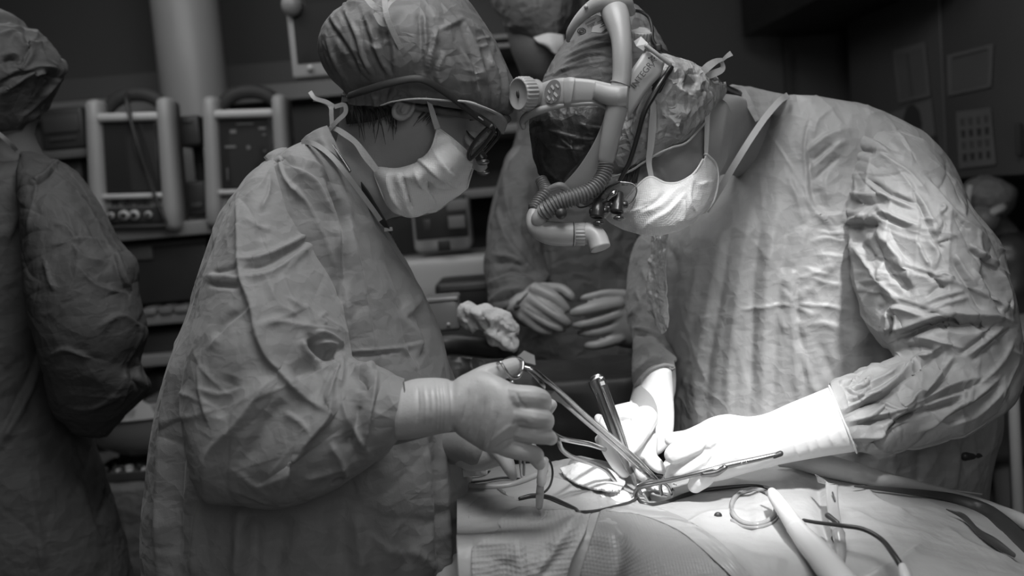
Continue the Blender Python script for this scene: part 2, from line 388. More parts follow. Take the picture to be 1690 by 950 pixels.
def monitor(l, t, r, b, y, label, text, ports, lean=3.2):
    """portable monitor: two flared side pillars, bars, dark screen, base panel, arched black handle"""
    a = math.radians(lean); ux = np.array([math.cos(a), 0, -math.sin(a)]); uz = np.array([math.sin(a), 0, math.cos(a)]); uy = np.array([0, 1.0, 0])
    ux = np.array([math.cos(a), -.03, -math.sin(a)]); ux /= np.linalg.norm(ux); uz = uz-ux*(uz@ux); uz /= np.linalg.norm(uz); uy = np.cross(uz, ux)
    A = np.array([ux, uy, uz]); c0 = P((l+r)/2+6, b, y); W = (r-l)*y/FPX; H = (b-t)*y/FPX
    org = (c0[0], y+.1, shelf_top); root = thing('medical_monitor', label, 'monitor', org, 'white monitors on the rack')
    q = lambda u, v, w_=0: c0+ux*u*W+uz*v*H+uy*w_
    for s in (-1, 1):
        Vp, Fp = loft([np.array([q(s*(.40+.02*(1-v))+du*(1.0+.2*(1-v)), v, dw) for du, dw in ((-.085, 0), (-.06, -.03), (.05, -.035), (.085, -.01), (.085, .07), (-.085, .07))]) for v in np.linspace(-.0, .96, 8)], 8, lin=True, dome=.5)
        mk('side_pillar', (Vp, Fp), MG['device'], root)
    mk('top_bar', rbox(q(0, .86, .01), (W*.70, .09, H*.07), .012, A), MG['device_lt'], root)
    mk('screen_bezel', rbox(q(0, .55, .035), (W*.68, .08, H*.60), .006, A), MG['dark'], root)
    sc = mk('screen', rbox(q(0, .55, -.008), (W*.60, .012, H*.55), .003, A), MG['screen'], root)
    mk('bottom_bar', rbox(q(0, .235, -.005), (W*.70, .05, H*.045), .008, A), MG['device_lt'], root)
    mk('base_panel', rbox(q(0, .12, .05), (W*.74, .10, H*.2), .006, A), MG['device'], root)
    mk('foot_plinth', rbox(q(0, -.01, .06), (W*.86, .16, H*.035), .006, A), MG['dark'], root)
    if text: text_mesh(text, H*.075, q(-.05, .185, -.004), np.array([ux, uz, -uy]), MG['print'], root, bold=.0014)
    if ports:
        pp = mk('connector_panel', rbox(q(0, .085, -.002), (W*.70, .012, H*.125), .004, A), MG['dark'], root)
        for u, rr in ((-.27, .011), (-.12, .017), (-.0, .017), (.16, .012)):
            V, F = tube([q(u, .085, -.008), q(u, .085, -.02)], rr, n=20, seg=2, dome=0); mk('socket', (V, F), MG['device_lt'], pp)
            V, F = tube([q(u, .085, -.018), q(u, .085, -.023)], rr*.6, n=20, seg=2, dome=0); mk('socket_hole', (V, F), MG['dark'], pp)
    else:
        g = G(); rr = random.Random(3)
        for u, v, w1, h1 in ((0, .80, .25, .008), (-.14, .74, .09, .03), (.2, .76, .10, .02), (.22, .71, .05, .012), (-.18, .62, .16, .02), (.03, .61, .05, .03), (.22, .58, .04, .012), (-.23, .40, .015, .10)):
            g.add(*rbox(q(u, v-.02, -.0155), (W*w1*.8, .002, H*h1), .001, A))
        mk('display_marks', g, MG['icon'], sc)
    arc = [q(u, v, .06) for u, v in ((-.38, .90), (-.26, 1.0), (-.1, 1.05), (.1, 1.05), (.26, 1.0), (.38, .90))]
    mk('handle', tube(arc, [.02, .024, .024, .024, .024, .02], n=14), MG['black_matt'], root)
    return root, q
m1, q1 = monitor(148, 168, 292, 372, 3.42, 'white medical monitor with row of round sockets, left of the pair', 'Medtronic', True)
m2, q2 = monitor(338, 163, 478, 364, 3.42, 'white medical monitor with marked dark screen, right of the pair', '', False)
mk('monitor_cable', tube([q1(-.05, 1.06, .02), q1(.02, .98, -.04), q1(.12, .7, -.06), q1(.26, .3, -.05), q1(.40, .02, -.05)], .0055, n=8), MG['cable'],
   label='thin black cable hanging down the front of the left monitor', cat='cable')
mk('monitor_cable', tube([q1(-.05, 1.05, .02), q1(.06, .9, -.045), q1(.1, .62, -.05), q1(.17, .42, -.03)], .005, n=8), MG['cable'],
   label='shorter black cable loop crossing the left monitor screen', cat='cable')
# black boxes between and beside the monitors
def dbox(name, l, t, r, b, y, d, m_, label, cat, rad=.012, group=None, extra=None):
    c0, s = bxp(l, t, r, b, y, d); root = thing(name, label, cat, (c0[0], c0[1], c0[2]-s[2]/2), group)
    mk('body', rbox(c0, s, rad), MG[m_], root)
    if extra:
        for nm, (u, v, w1, h1), mm in extra:
            mk(nm, rbox(c0+np.array([u*s[0], -s[1]/2-.002, v*s[2]]), (w1*s[0], .01, h1*s[2]), .003), MG[mm], root)
    return root
dbox('black_case', 292, 191, 330, 241, 3.5, .15, 'dark', 'small black case in front of column, clamped above black box', 'case', extra=[('latch', (0, .3, .4, .08), 'dark2')])
dbox('black_case', 304, 299, 342, 356, 3.5, .18, 'dark', 'black box on the shelf between the two monitors', 'case', extra=[('label_plate', (0, -.2, .5, .15), 'dark2')])
mk('case_bracket', rbox((P(322, 280, 3.6)[0], 3.66, P(322, 275, 3.6)[2]), (.03, .04, .33), .004), MG['dark2'], label='dark upright bracket holding the small case behind the monitors', cat='bracket')
dbox('recorder_unit', 66, 178, 138, 246, 3.55, .3, 'dark', 'black recorder unit left of the monitors behind near cap', 'recorder', extra=[('front_panel', (0, .1, .8, .4), 'dark2'), ('slot', (0, -.25, .6, .06), 'print')])
dbox('recorder_unit', 60, 265, 140, 376, 3.55, .3, 'dark', 'lower black equipment box left of the monitors on shelf', 'recorder', extra=[('front_panel', (0, .1, .85, .5), 'dark2'), ('slot', (0, -.25, .6, .06), 'print')])
mk('equipment_tray', rbox(bxp(58, 248, 142, 262, 3.5, .32)[0], bxp(58, 248, 142, 262, 3.5, .32)[1], .004), MG['wall_rt'], label='thin grey tray between the two black recorder units', cat='tray')
# dark bays below
c0, s = bxp(196, 400, 345, 500, 3.5, .3); r_ = thing('storage_bin', 'large dark bin in the rack bay below the monitors', 'bin', (c0[0], c0[1], c0[2]-s[2]/2))
mk('body', rbox(c0, s, .01), MG['dark'], r_); mk('rim', rbox(c0+[0, -.005, s[2]*.47], (s[0]*1.02, s[1]*1.02, .02), .004), MG['dark2'], r_)
mk('pull_tab', rbox(c0+[-.08, -s[1]/2, s[2]*.36], (.1, .02, .05), .004), MG['wall_rt'], r_)
for k, (l, t, r, b, mm) in enumerate(((232, 519, 258, 535, 'icon'), (262, 517, 285, 533, 'paper'), (288, 515, 312, 530, 'icon'))):
    c0, s = bxp(l, t, r, b, 3.42, .16); s = (s[0], s[1], s[2]*.7); zt = zs[1]+.018
    pr = mk('supply_packet', rbox((c0[0], c0[1], zt+s[2]/2), s, .006), MG[mm], label=['pale flat packet at the left end of the narrow shelf', 'grey flat packet in the middle of the narrow shelf', 'pale flat packet at the right end beside woman gown'][k], cat='packet', group='packets on the narrow shelf')
    mk('flap', rbox((c0[0], c0[1]-.02, zt+s[2]+.002), (s[0]*.6, s[1]*.5, .004), .001), MG['paper'], pr)
dbox('drawer_unit', 225, 542, 305, 588, 3.5, .3, 'dark', 'dark drawer unit below the narrow shelf of packets', 'drawer', extra=[('drawer_front', (0, 0, .9, .7), 'dark2')])
dbox('black_case', 235, 612, 300, 652, 3.5, .3, 'dark', 'dark case low on the rack beside the sleeve cuff', 'case', extra=[('front_panel', (.1, 0, .4, .7), 'dark2')])
dbox('slatted_crate', 236, 656, 300, 684, 3.3, .2, 'wall_rt', 'grey crate with a slanted bar above the pale basin', 'crate', extra=[('slot', (0, .15, .8, .2), 'dark'), ('slot', (0, -.25, .8, .15), 'dark')])
# cart with pale basin, folded papers, tray of small pieces, dark cloth
cy = 2.9; ct = P(215, 802, cy)
cart = thing('instrument_cart', 'low cart under dark cloth between the far left figure and the woman', 'cart', (ct[0], cy+.2, 0))
mk('cart_top', rbox((ct[0], cy+.22, ct[2]-.02), (.75, .5, .03), .006), MG['shelf'], cart)
for sx in (-.33, .33):
    for sy in (0.02, .42): mk('leg', tube([(ct[0]+sx, cy+sy, ct[2]-.03), (ct[0]+sx, cy+sy, 0.0)], .015, n=10, seg=1, dome=0), MG['dark2'], cart)
g = surf([[(ct[0]-.40+u*.8, cy+yy, z_+.004*math.sin(u*25)) for u in np.linspace(0, 1, 9)] for yy, z_ in ((.48, ct[2]+.002), (.2, ct[2]+.002), (0.0, ct[2]+.001), (-.03, ct[2]-.02), (-.035, ct[2]-.12), (-.04, .45), (-.05, .12))], 50, 60)
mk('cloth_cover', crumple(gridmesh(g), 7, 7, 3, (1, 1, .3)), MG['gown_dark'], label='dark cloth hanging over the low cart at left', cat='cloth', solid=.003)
c0 = P(212, 786, cy)
tr = thing('parts_tray', 'dark shallow tray holding small pale and dark pieces', 'tray', (c0[0], cy+.1, ct[2]+.004))
zt = ct[2]+.01
mk('tray_base', rbox((c0[0], cy+.12, zt+.004), (.26, .2, .008), .003), MG['dark2'], tr)
for sy in (.02, .22): mk('tray_rim', rbox((c0[0], cy+sy, zt+.015), (.26, .008, .03), .003), MG['dark2'], tr)
for sx in (-.13, .13): mk('tray_rim', rbox((c0[0]+sx, cy+.12, zt+.015), (.008, .2, .03), .003), MG['dark2'], tr)
rr = random.Random(8); first = None
for k in range(34):
    x = c0[0]-.115+.23*((k % 12)+rr.random())/12; y_ = cy+.045+.055*(k//12)+.02*rr.random(); pale = k in (3, 5, 7, 8, 10, 16, 20)
    a = rr.random()*3.1; A = [[math.cos(a), math.sin(a), 0], [-math.sin(a), math.cos(a), 0], [0, 0, 1]]
    mk('small_fitting', ell((x, y_, zt+.020), (.012+.008*rr.random(), .009, .011), A, 10, 7), MG['device_lt' if pale else 'dark2'],
       label='small pale fitting lying in the dark tray' if pale else 'small dark fitting lying in the dark tray', cat='fitting', group='pale fittings in the tray' if pale else 'dark fittings in the tray')
# pale basin
c0 = P(216, 722, cy+.02); R = []
for z_, sx, sy in ((-.075, .05, .05), (-.07, .09, .07), (-.04, .15, .10), (0, .175, .12), (.045, .19, .13), (.05, .20, .14), (.045, .183, .122), (0, .16, .11), (-.05, .09, .06)):
    tq = np.linspace(0, 2*math.pi, 48, endpoint=False); R.append(np.stack([c0[0]+sx*np.cos(tq), cy+.16+sy*np.sin(tq), c0[2]+z_+.0*tq], 1))
mk('pale_basin', loft(R, 40), MG['basin'], label='pale rounded plastic basin above the tray of fittings', cat='basin')
mk('basin_stand', rbox((c0[0], cy+.30, (zt+c0[2]-.05)/2), (.3, .05, c0[2]-.05-zt), .006), MG['dark2'], label='dark stand behind tray carrying the pale basin', cat='stand')
for k in range(5):
    A_ = P(228+k*3, 660+k*2, cy+.1); B_ = P(222+k*8, 694-k, cy+.1)
    mk('paper_strip', plate([A_, A_+[.012, 0, .001], B_+[.016, -.01, 0], B_+[0, -.01, 0]], .002), MG['device_lt'], label='white paper strip fanned out of the pale basin', cat='paper', group='paper strips in the basin', smooth=False)

# wall monitor top
c0, s = bxp(489, -90, 592, 122, 3.0, .05)
wm = thing('wall_monitor', 'pale framed monitor hanging above the woman cap at left', 'monitor', (c0[0], 3.03, c0[2]-s[2]/2))
mk('frame', rbox(c0+[.02, 0, 0], (s[0]+.1, s[1], s[2]), .012), MG['device'], wm)
mk('screen', rbox(c0+[.02, -.025, .012], (s[0]+.06, .006, s[2]*.84), .003), MG['screen'], wm)
mk('logo_dot', tube([P(512, 112, 2.995), P(512, 112, 2.985)], .009, n=16, seg=1, dome=0), MG['device_lt'], wm)
mk('support_arm', tube([c0+[0, .03, .1], c0+[0, .3, .25], c0+[0.05, .4, 1.4]], .025), MG['shelf'], wm)
mk('arm_joint', ell(P(481, 8, 2.98), (.03, .03, .035)), MG['shelf'], wm)

# device behind the woman's mask, on a white cart
c0, s = bxp(680, 322, 776, 414, 3.3, .2)
dv = thing('vital_signs_device', 'pale device with dark panel on cart behind the woman mask', 'device', (c0[0], 3.4, c0[2]-s[2]/2))
mk('body', rbox(c0, s, .02), MG['device'], dv)
fp = mk('front_panel', rbox(c0+[0, -.1, .02], (s[0]*.9, .012, s[2]*.76), .008), MG['dark'], dv)
mk('display', rbox(P(755, 338, 3.195), (.07, .006, .035), .003), MG['icon'], fp); mk('display', rbox(P(754, 366, 3.195), (.055, .006, .04), .003), MG['icon'], fp)
mk('display', rbox(P(705, 372, 3.195), (.025, .006, .04), .003), MG['dark2'], fp)
mk('handle_slot', rbox(P(733, 405, 3.195), (.04, .01, .035), .004), MG['dark'], dv)
c0 = P(742, 425, 3.2); top = []
R = []
for z_, sx in ((0, .27), (-.01, .285), (-.05, .29), (-.12, .285), (-.16, .25), (-.18, .16)):
    tq = np.linspace(0, 2*math.pi, 48, endpoint=False); k_ = np.sign(np.cos(tq))*np.abs(np.cos(tq))**.6; k2 = np.sign(np.sin(tq))*np.abs(np.sin(tq))**.6
    R.append(np.stack([c0[0]+.02+sx*k_, 3.45+sx*.85*k2, c0[2]+z_+0*tq], 1))
wc = thing('white_cart', 'white rounded cart top carrying the vital signs device', 'cart', (c0[0], 3.45, 0))
mk('cart_top', loft(R, 24), MG['device_lt'], wc)
mk('cart_column', rbox((c0[0]-.1, 3.5, (c0[2]-.16)/2), (.14, .2, c0[2]-.16), .02), MG['device'], wc)
dbox('carrying_case', 718, 462, 812, 512, 2.9, .22, 'dark', 'black soft case beside the cart behind the gauze', 'case', .02, extra=[('zip_line', (0, .2, .8, .03), 'dark2')])
mk('case_table', rbox((P(770, 540, 2.95)[0], 3.02, P(770, 513, 2.95)[2]/2-.002), (.42, .26, P(770, 513, 2.95)[2]), .01), MG['dark'], label='dark stand under the black soft case', cat='stand')
# shelving glimpsed between the heads
sr = thing('back_shelving', 'dark shelving seen between the two bowed heads', 'shelving', (P(850, 210, 3.9)[0], 4.1, 0))
for (py_, mm) in ((212, 'shelf'), (315, 'shelf'), (60, 'shelf'), (75, 'shelf')):
    c0 = P(830, py_, 3.9); mk('shelf', rbox((c0[0]-.05, 4.1, c0[2]), (.8, .4, .035 if py_ > 100 else .02), .004), MG['shelf'], sr)
for sx in (-.42, .34): mk('upright', rbox((P(850, 210, 3.9)[0]+sx, 4.25, 1.3), (.035, .035, 2.6), .003), MG['dark2'], sr)
mk('back_panel', rbox((P(850, 210, 3.9)[0]-.04, 4.3, 1.3), (.8, .015, 2.6), .003), MG['dark'], sr)

# cabinets on the right, set at an angle
def cab(px, py): 
    t = (px-1440)/250.0; return P(px, py, 4.1-1.0*t)
def cabn():
    a, b = cab(1440, 200), cab(1690, 200); u = b-a; u[2] = 0; u /= np.linalg.norm(u); return u, np.array([u[1], -u[0], 0]), np.array([0, 0, 1.0])
cu_, cn_, cz_ = cabn(); AX = np.array([cu_, cn_, cz_])
def cpt(px, py):
    """point of the cabinet front plane"""
    o = cab(1440, 200); r = _F*FPX+_R*(px-845.0)+_U*(475.0-py); t = ((o-CAMP)@cn_)/(r@cn_); return CAMP+r*t
cabr = thing('wall_cabinet', 'tall grey wall cabinet with paper notices on the right', 'cabinet', tuple(cpt(1580, 300)))
def cquad(name, l, t, r, b, m_, parent, off=0.0, th_=.02, **k):
    p0, p1 = cpt(l, t), cpt(r, b); p2 = cpt((l+r)/2, (t+b)/2)
    wd = abs((p1-p0)@cu_); a = (cpt((l+r)/2, t)-cpt((l+r)/2, b))[2]
    return mk(name, rbox(p2+cn_*(off), (wd, th_, a), .002, AX), m_, parent, **k)
zb = cpt(1560, 300)[2]
p_ = cpt(1580, 150); mk('body', rbox((p_[0]-cn_[0]*.2, p_[1]-cn_[1]*.2, zb+.6), (1.75, .36, 1.2), .004, AX), MG['wall_rt'], cabr)
for a_, b_ in ((-.80, -.085), (-.075, .42), (.43, .86)):
    cc = p_+cu_*((a_+b_)/2)-np.array([0, 0, 0]); cc = np.array([cc[0], cc[1], zb+.6])
    d_ = mk('door', rbox(cc-cn_*.005, (b_-a_, .02, 1.18), .004, AX), MG['wall_rt'], cabr)
    hp = cc+cu_*((b_-a_)/2-.05)+cn_*.02; hp[2] = zb+.12
    mk('door_handle', rbox(hp, (.012, .02, .10), .004, AX), MG['print'], d_)
def notice(pxs, label, cat='paper notice', extra=(), m_='paper'):
    pts = [cpt(*p)+cn_*.012 for p in pxs]; root = mk('paper_notice', plate(pts, .0015, -cn_), MG[m_], label=label, cat=cat, smooth=False, group='notices on the cabinet')
    for nm, l, t, r, b, mm in extra:
        q = [cpt(*p)+cn_*.0135 for p in ((l[0], l[1]), (t[0], t[1]), (r[0], r[1]), (b[0], b[1]))]; mk(nm, plate(q, .001, -cn_), MG[mm], root, smooth=False)
    return root
MG['paper2'] = mat('paper_inner', .10, .8); MG['paper3'] = mat('paper_grey_print', .075, .8)  # darker greys for printed blocks, lines and figures
notice([(1478, 83), (1531, 68), (1540, 158), (1488, 170)], 'tall paper notice with two printed columns, upper left on cabinet',
       extra=[('print_block', (1483, 90), (1499, 86), (1507, 160), (1491, 164), 'paper2'), ('print_block', (1508, 84), (1528, 78), (1535, 152), (1515, 158), 'paper2'), ('print_line', (1500, 88), (1506, 86), (1514, 158), (1508, 160), 'paper3')])
notice([(1568, 91), (1645, 71), (1641, 143), (1570, 158)], 'wide slanted paper notice, upper right on cabinet door',
       extra=[('print_block', (1575, 96), (1638, 80), (1636, 138), (1577, 150), 'paper2'), ('print_line', (1578, 94), (1636, 79), (1636, 83), (1578, 98), 'paper3')])
dp = notice([(1474, 186), (1541, 163), (1549, 230), (1530, 240), (1482, 240)], 'paper notice with large dark round picture, lower left on cabinet')
cc = cpt(1511, 206)+cn_*.0135; poly = [cc+cu_*.072*math.cos(t)*1.0+cz_*.095*math.sin(t)*.83 for t in np.linspace(0, 2*math.pi, 10)[:-1]]
mk('round_picture', plate(poly, .001, -cn_), MG['print'], dp, smooth=False)
ex = []
cal = notice([(1583, 184), (1640, 177), (1649, 271), (1588, 278)], 'paper chart with four rows of dark figures beside the door handle')
rr = random.Random(5)
for rw in range(4):
    for k in range(4):
        x, y_ = 1594+k*13+rw*1.2, 201+rw*19.5-k*1.6
        q = [cpt(x-2.5-rr.random()*2, y_-6), cpt(x+3+rr.random()*1.5, y_-6.5), cpt(x+3.5, y_+5+rr.random()*2), cpt(x-2, y_+6)]
        mk('chart_figure', plate([v+cn_*.0135 for v in q], .001, -cn_), MG['paper3' if rw % 2 == 0 else 'print'], cal, smooth=False)
# dark soffit above
sp = cpt(1500, 5); mk('ceiling_bulkhead', rbox((sp[0]-.15, sp[1]+.1, sp[2]+.17), (1.2, .5, .3), .004, AX), MG['dark'], label='dark boxed bulkhead above the cabinet at the top right', cat='bulkhead')
# counter and things under the cabinet, and the pale pole
cc = P(1640, 405, 3.5); ctr = thing('counter_unit', 'dark counter under the notices at the right edge', 'counter', (cc[0]+.3, 3.8, 0))
mk('worktop', rbox((cc[0]+.35, 3.75, cc[2]), (1.2, .6, .04), .006), MG['wall_rt'], ctr); mk('body', rbox((cc[0]+.35, 3.8, cc[2]/2-.01), (1.15, .5, cc[2]-.02), .006), MG['dark'], ctr)
pp = P(1678, 780, 2.3); pl = thing('drip_stand', 'pale upright pole at the right edge behind the man', 'stand', (pp[0], 2.3, 0))
mk('pole', tube([(pp[0], 2.3, .06), (pp[0], 2.3, P(1665, 600, 2.3)[2])], .0125, n=12, seg=1), MG['device_lt'], pl)
for k in range(5):
    a = k*math.tau/5; mk('foot', tube([(pp[0], 2.3, .07), (pp[0]+.22*math.cos(a), 2.3+.22*math.sin(a), .02)], .012, n=8, seg=1), MG['device'], pl)
bp_ = P(1690, 558, 2.6); sb = thing('side_table', 'pale edged side table at the right edge behind elbow', 'table', (bp_[0]+.2, 2.76, 0))
mk('table_top', rbox((bp_[0]+.2, 2.76, bp_[2]), (.5, .3, .035), .008), MG['device'], sb)
for sx in (-.02, .42):
    for sy in (2.64, 2.88): mk('leg', tube([(bp_[0]+sx, sy, bp_[2]-.01), (bp_[0]+sx, sy, 0)], .012, n=8, seg=1, dome=0), MG['dark2'], sb)
# ---------------------------------------------------------------- people: helpers
def hem(rg, z, k=1.08, dx=0, dy=0):
    r = np.array(rg); c = r.mean(0); o = c+(r-c)*k; o[:, 2] = z; o[:, 0] += dx; o[:, 1] += dy; return o
def limb(g, pts, rad, n=20): V, F = tube(pts, rad, n=n, seg=4); g.add(V, F)
def legs(g, hip, dx, z0=.85, ax=(1, 0), r=.075):
    for s in (-1, 1):
        x, y = hip[0]+s*.09*ax[0], hip[1]+s*.09*ax[1]
        limb(g, [(x, y, z0), (x, y, .5), (x, y, .09)], [r*1.1, r*.75, r*.5]); V, F = ell((x+dx[0]*.07, y+dx[1]*.07, .045), (.075+.05*abs(dx[0]), .075+.05*abs(dx[1]), .045)); g.add(V, F)
def shoes(parent, hip, dx, ax=(1, 0)):
    for s in (-1, 1):
        x, y = hip[0]+s*.09*ax[0], hip[1]+s*.09*ax[1]
        mk('shoe', ell((x+dx[0]*.07, y+dx[1]*.07, .052), (.08+.06*abs(dx[0]), .08+.06*abs(dx[1]), .052)), MG['dark'], parent)
def strip(name, pts, wpx, m_, parent, th=.0015, taper=None, **k):
    """flat ribbon facing roughly the camera along pixel points"""
    p = cr(PL(*[q[:3] for q in pts]), (len(pts)-1)*8+1); T = np.gradient(p, axis=0); T /= np.linalg.norm(T, axis=1)[:, None]
    D = p-CAMP; D /= np.linalg.norm(D, axis=1)[:, None]; S = np.cross(T, D); S /= np.linalg.norm(S, axis=1)[:, None]; Nn = np.cross(S, T)
    w_ = wpx*pts[0][2]/FPX/2*np.ones(len(p)) if taper is None else cr(np.array(taper, float)[:, None], len(p))[:, 0]*pts[0][2]/FPX/2
    R = [np.array([p[i]-S[i]*w_[i]-Nn[i]*th, p[i]-S[i]*w_[i]+Nn[i]*th, p[i]+S[i]*w_[i]+Nn[i]*th, p[i]+S[i]*w_[i]-Nn[i]*th]) for i in range(len(p))]
    return mk(name, loft(R, len(R), lin=True), m_, parent, smooth=False, **k)
def hand(parts, voxel=.0016, strokes=(), smooth=5):
    g = G()
    for V, F in parts: g.add(V, F)
    VF = remesh(*g.get(), voxel, smooth)
    return sculpt(VF, strokes) if len(strokes) else VF
def body(g, label, mat_, org, voxel=.006):
    V, F = remesh(*g.get(), voxel, 4); return mk('person', (V, F), mat_, label=label, cat='person', origin=org)

# ================================================================ WOMAN at left, profile to the right
WO = (-.17, 1.50, 0.0)
g = G()
hy = 1.46
hr = [((668, 22), (745, 35), .05), ((605, 55), (800, 95), .07), ((580, 95), (825, 150), .074), ((573, 130), (822, 193), .074), ((566, 155), (788, 226), .070), ((562, 178), (780, 262), .064), ((560, 200), (766, 300), .058), ((558, 222), (735, 338), .052), ((552, 240), (690, 352), .05), ((540, 250), (640, 362), .052), ((520, 262), (628, 385), .058), ((490, 300), (640, 430), .075), ((470, 340), (660, 500), .11)]
V, F = loft([ring(a, b, hy+.02*(k > 9), t, n=64) for k, (a, b, t) in enumerate(hr)], 90, dome=.3); g.add(V, F)
# nose, brow, lips under the mask
g.add(*tpx([(786, 222, hy, 9), (789, 250, hy, 10), (793, 272, hy, 13)]))
g.add(*tpx([(790, 205, hy-.03, 10), (812, 203, hy, 12), (790, 205, hy+.03, 10)]))
for rr_ in (((520, 350), (690, 430), .13), ((440, 500), (700, 560), .14), ((420, 700), (700, 700), .14), ((400, 860), (690, 860), .15)): pass
g.add(*loft([ring((480, 330), (640, 400), 1.5, .13), ring((440, 450), (670, 500), 1.5, .15), ring((420, 620), (690, 620), 1.5, .14), ring((410, 820), (690, 820), 1.5, .15), ring((430, 960), (690, 960), 1.5, .15)], 30))
limb(g, [P(480, 330, 1.40), P(440, 560, 1.31), P(450, 700, 1.27), P(600, 690, 1.26), P(720, 672, 1.2), P(790, 670, 1.19)], [.05, .048, .045, .042, .033, .03])
limb(g, [P(500, 330, 1.62), P(560, 560, 1.66), P(620, 700, 1.55), P(760, 730, 1.40), P(800, 740, 1.34)], [.05, .048, .042, .032, .03])
legs(g, (WO[0]+.03, WO[1]), (1, 0), ax=(0, 1))
woman = body(g, 'person in grey gown with puffed cap, mask and magnifying glasses bowing to the right', MG['skin'], WO, .0038)
shoes(woman, (WO[0]+.03, WO[1]), (1, 0), ax=(0, 1))
# eye, brow and hair
mk('eye', ell(P(779, 228, 1.415), (.011, .007, .011)), MG['device_lt'], woman)
mk('eyelashes', tpx([(770, 216, 1.404, 1.0), (776, 224, 1.40, 1.9), (785, 231, 1.403, 1.8), (789, 231, 1.41, .8)]), MG['hair'], woman)
mk('eyebrow', tpx([(776, 198, 1.40, 1.2), (790, 196, 1.405, 2.8), (803, 204, 1.42, 1.6)]), MG['hair'], woman)
gh = G(); rr = random.Random(2)
for k in range(46):
    x = 575+rr.random()*75; y_ = 165+rr.random()*12; l = 18+rr.random()*50
    gh.add(*tpx([(x, y_, 1.388, .9), (x+3+rr.random()*4, y_+l*.5, 1.384, .9), (x+rr.random()*16-2, y_+l, 1.392, .25)], n=5, seg=3))
for k in range(14):
    x = 700+rr.random()*28; y_ = 172+rr.random()*8
    gh.add(*tpx([(x, y_, 1.386, .9), (x-6, y_+10, 1.384, .8), (x-14-rr.random()*10, y_+18+rr.random()*12, 1.388, .25)], n=5, seg=3))
V, F = patch([(566, 168, 1.395), (610, 166, 1.382), (655, 172, 1.386)], [(655, 172, 1.386), (652, 185, 1.388)], [(572, 205, 1.41), (615, 200, 1.392), (652, 185, 1.388)], [(566, 168, 1.395), (572, 205, 1.41)], 12, 24).reshape(-1, 3), None
gh.add(V, grid_faces(12, 24, False).tolist())
mk('hair', gh, MG['hair'], woman)
# ear
ge = [tpx([(664, 168, 1.382, 3), (653, 176, 1.376, 4), (652, 189, 1.374, 5), (662, 195, 1.376, 5.5), (674, 192, 1.38, 4), (682, 184, 1.382, 3)]), (lambda c: ell(c, (.014, .006, .014)))(P(668, 181, 1.385)), tpx([(684, 168, 1.383, 3), (682, 180, 1.380, 4), (676, 190, 1.380, 4)]), tpx([(668, 172, 1.38, 2), (664, 184, 1.378, 2.4)])]
gg = G(); [gg.add(*q) for q in ge]; mk('ear', (lambda q: (q[0]+np.array((0, -.006, 0)), q[1]))(remesh(*gg.get(), .0015, 4)), MG['skin'], woman)

# cap
cp = [((640, -30), (760, -18), .07), ((582, 0), (782, 14), .115), ((545, 28), (812, 58), .135), ((528, 62), (830, 98), .14), ((529, 95), (845, 132), .135), ((545, 125), (850, 165), .125), ((560, 142), (850, 178), .114), ((568, 152), (846, 186), .104), ((570, 156), (840, 190), .098)]
VF = loft([ring(a, b, hy, t, n=300) for a, b, t in cp], 190, cap1=False, dome=.35)
capS = []
def fold(l, *pts): capS.append((l[0], l[1], l[2], l[3] if len(l) > 3 else 1.4, pts))
for pts in (((545, 25), (572, 70), (600, 115), (612, 130)), ((568, 12), (590, 60), (600, 95), (618, 128)), ((600, 15), (615, 60), (630, 100), (648, 128)), ((640, 40), (650, 80), (652, 120)), ((700, 20), (702, 60), (704, 120)),
            ((722, 50), (712, 90), (706, 122)), ((735, 85), (722, 120), (730, 145)), ((765, 35), (785, 80), (800, 130), (806, 165)), ((778, 30), (800, 70), (815, 120), (822, 172)), ((795, 45), (820, 85), (835, 130), (836, 178)), ((760, 80), (775, 105), (788, 140), (790, 162)), ((815, 100), (822, 140), (820, 185)), ((540, 60), (552, 100), (575, 140))):
    fold((3.2+2*rng.random(), 3, 7), *pts); p2 = tuple((x-7, y+3) for x, y in pts); fold((-3.5, 4, 4, 1.8), *p2)
for l, pts in (((4, 2, 8), ((768, 30), (745, 42), (728, 50))), ((3.5, 3, 6), ((768, 30), (785, 50), (792, 52))), ((4, 2, 7), ((610, 72), (625, 80), (640, 62))), ((5, 3, 5), ((545, 30), (567, 8), (600, 5))), ((-5, 5, 5, 2), ((556, 50), (575, 80), (590, 110))), ((-4, 4, 4, 2), ((770, 85), (785, 110), (790, 150))), ((3, 2, 5), ((786, 65), (800, 64), (806, 62))), ((3, 2, 5), ((786, 78), (802, 76)))):
    fold(l, *pts)
VF = crumple(VF, 1.6, 14, 3, (1.6, 1, .5), 2, False); VF = creases(VF, 2.4, 14, .0028, 3, 12, (1.5, 1, .6)); VF = sculpt(VF, capS)
cap = mk('surgical_cap', VF, MG['cap'], woman)
# gathered hem of the cap: ruffled band following the elastic
def ruffle(bot, top_, y, t, freq, amp, m_, name, parent, flare=0.0, hh=1.0):
    R0 = ring(*top_, y, t, n=360); R1 = ring(*bot, y, t*.97, n=360); th = np.linspace(0, 2*math.pi, 360, endpoint=False)
    rows = []
    for v in np.linspace(0, 1, 14):
        r = R0*(1-v)+R1*v; c = r.mean(0); d = r-c; d /= np.linalg.norm(d, axis=1)[:, None]
        rip = np.sin(th*freq+2*np.sin(th*5))*amp*math.sin(math.pi*min(1, v*1.1+.1))
        rows.append(r+d*(rip+.004*math.sin(v*math.pi))[:, None])
    return mk(name, (np.array(rows).reshape(-1, 3), grid_faces(14, 360, True).tolist()), m_, parent, solid=.001)
ruffle(((572, 163), (834, 206)), ((570, 155), (839, 190)), hy, .082, 46, .0022, MG['cap'], 'cap_hem', cap)
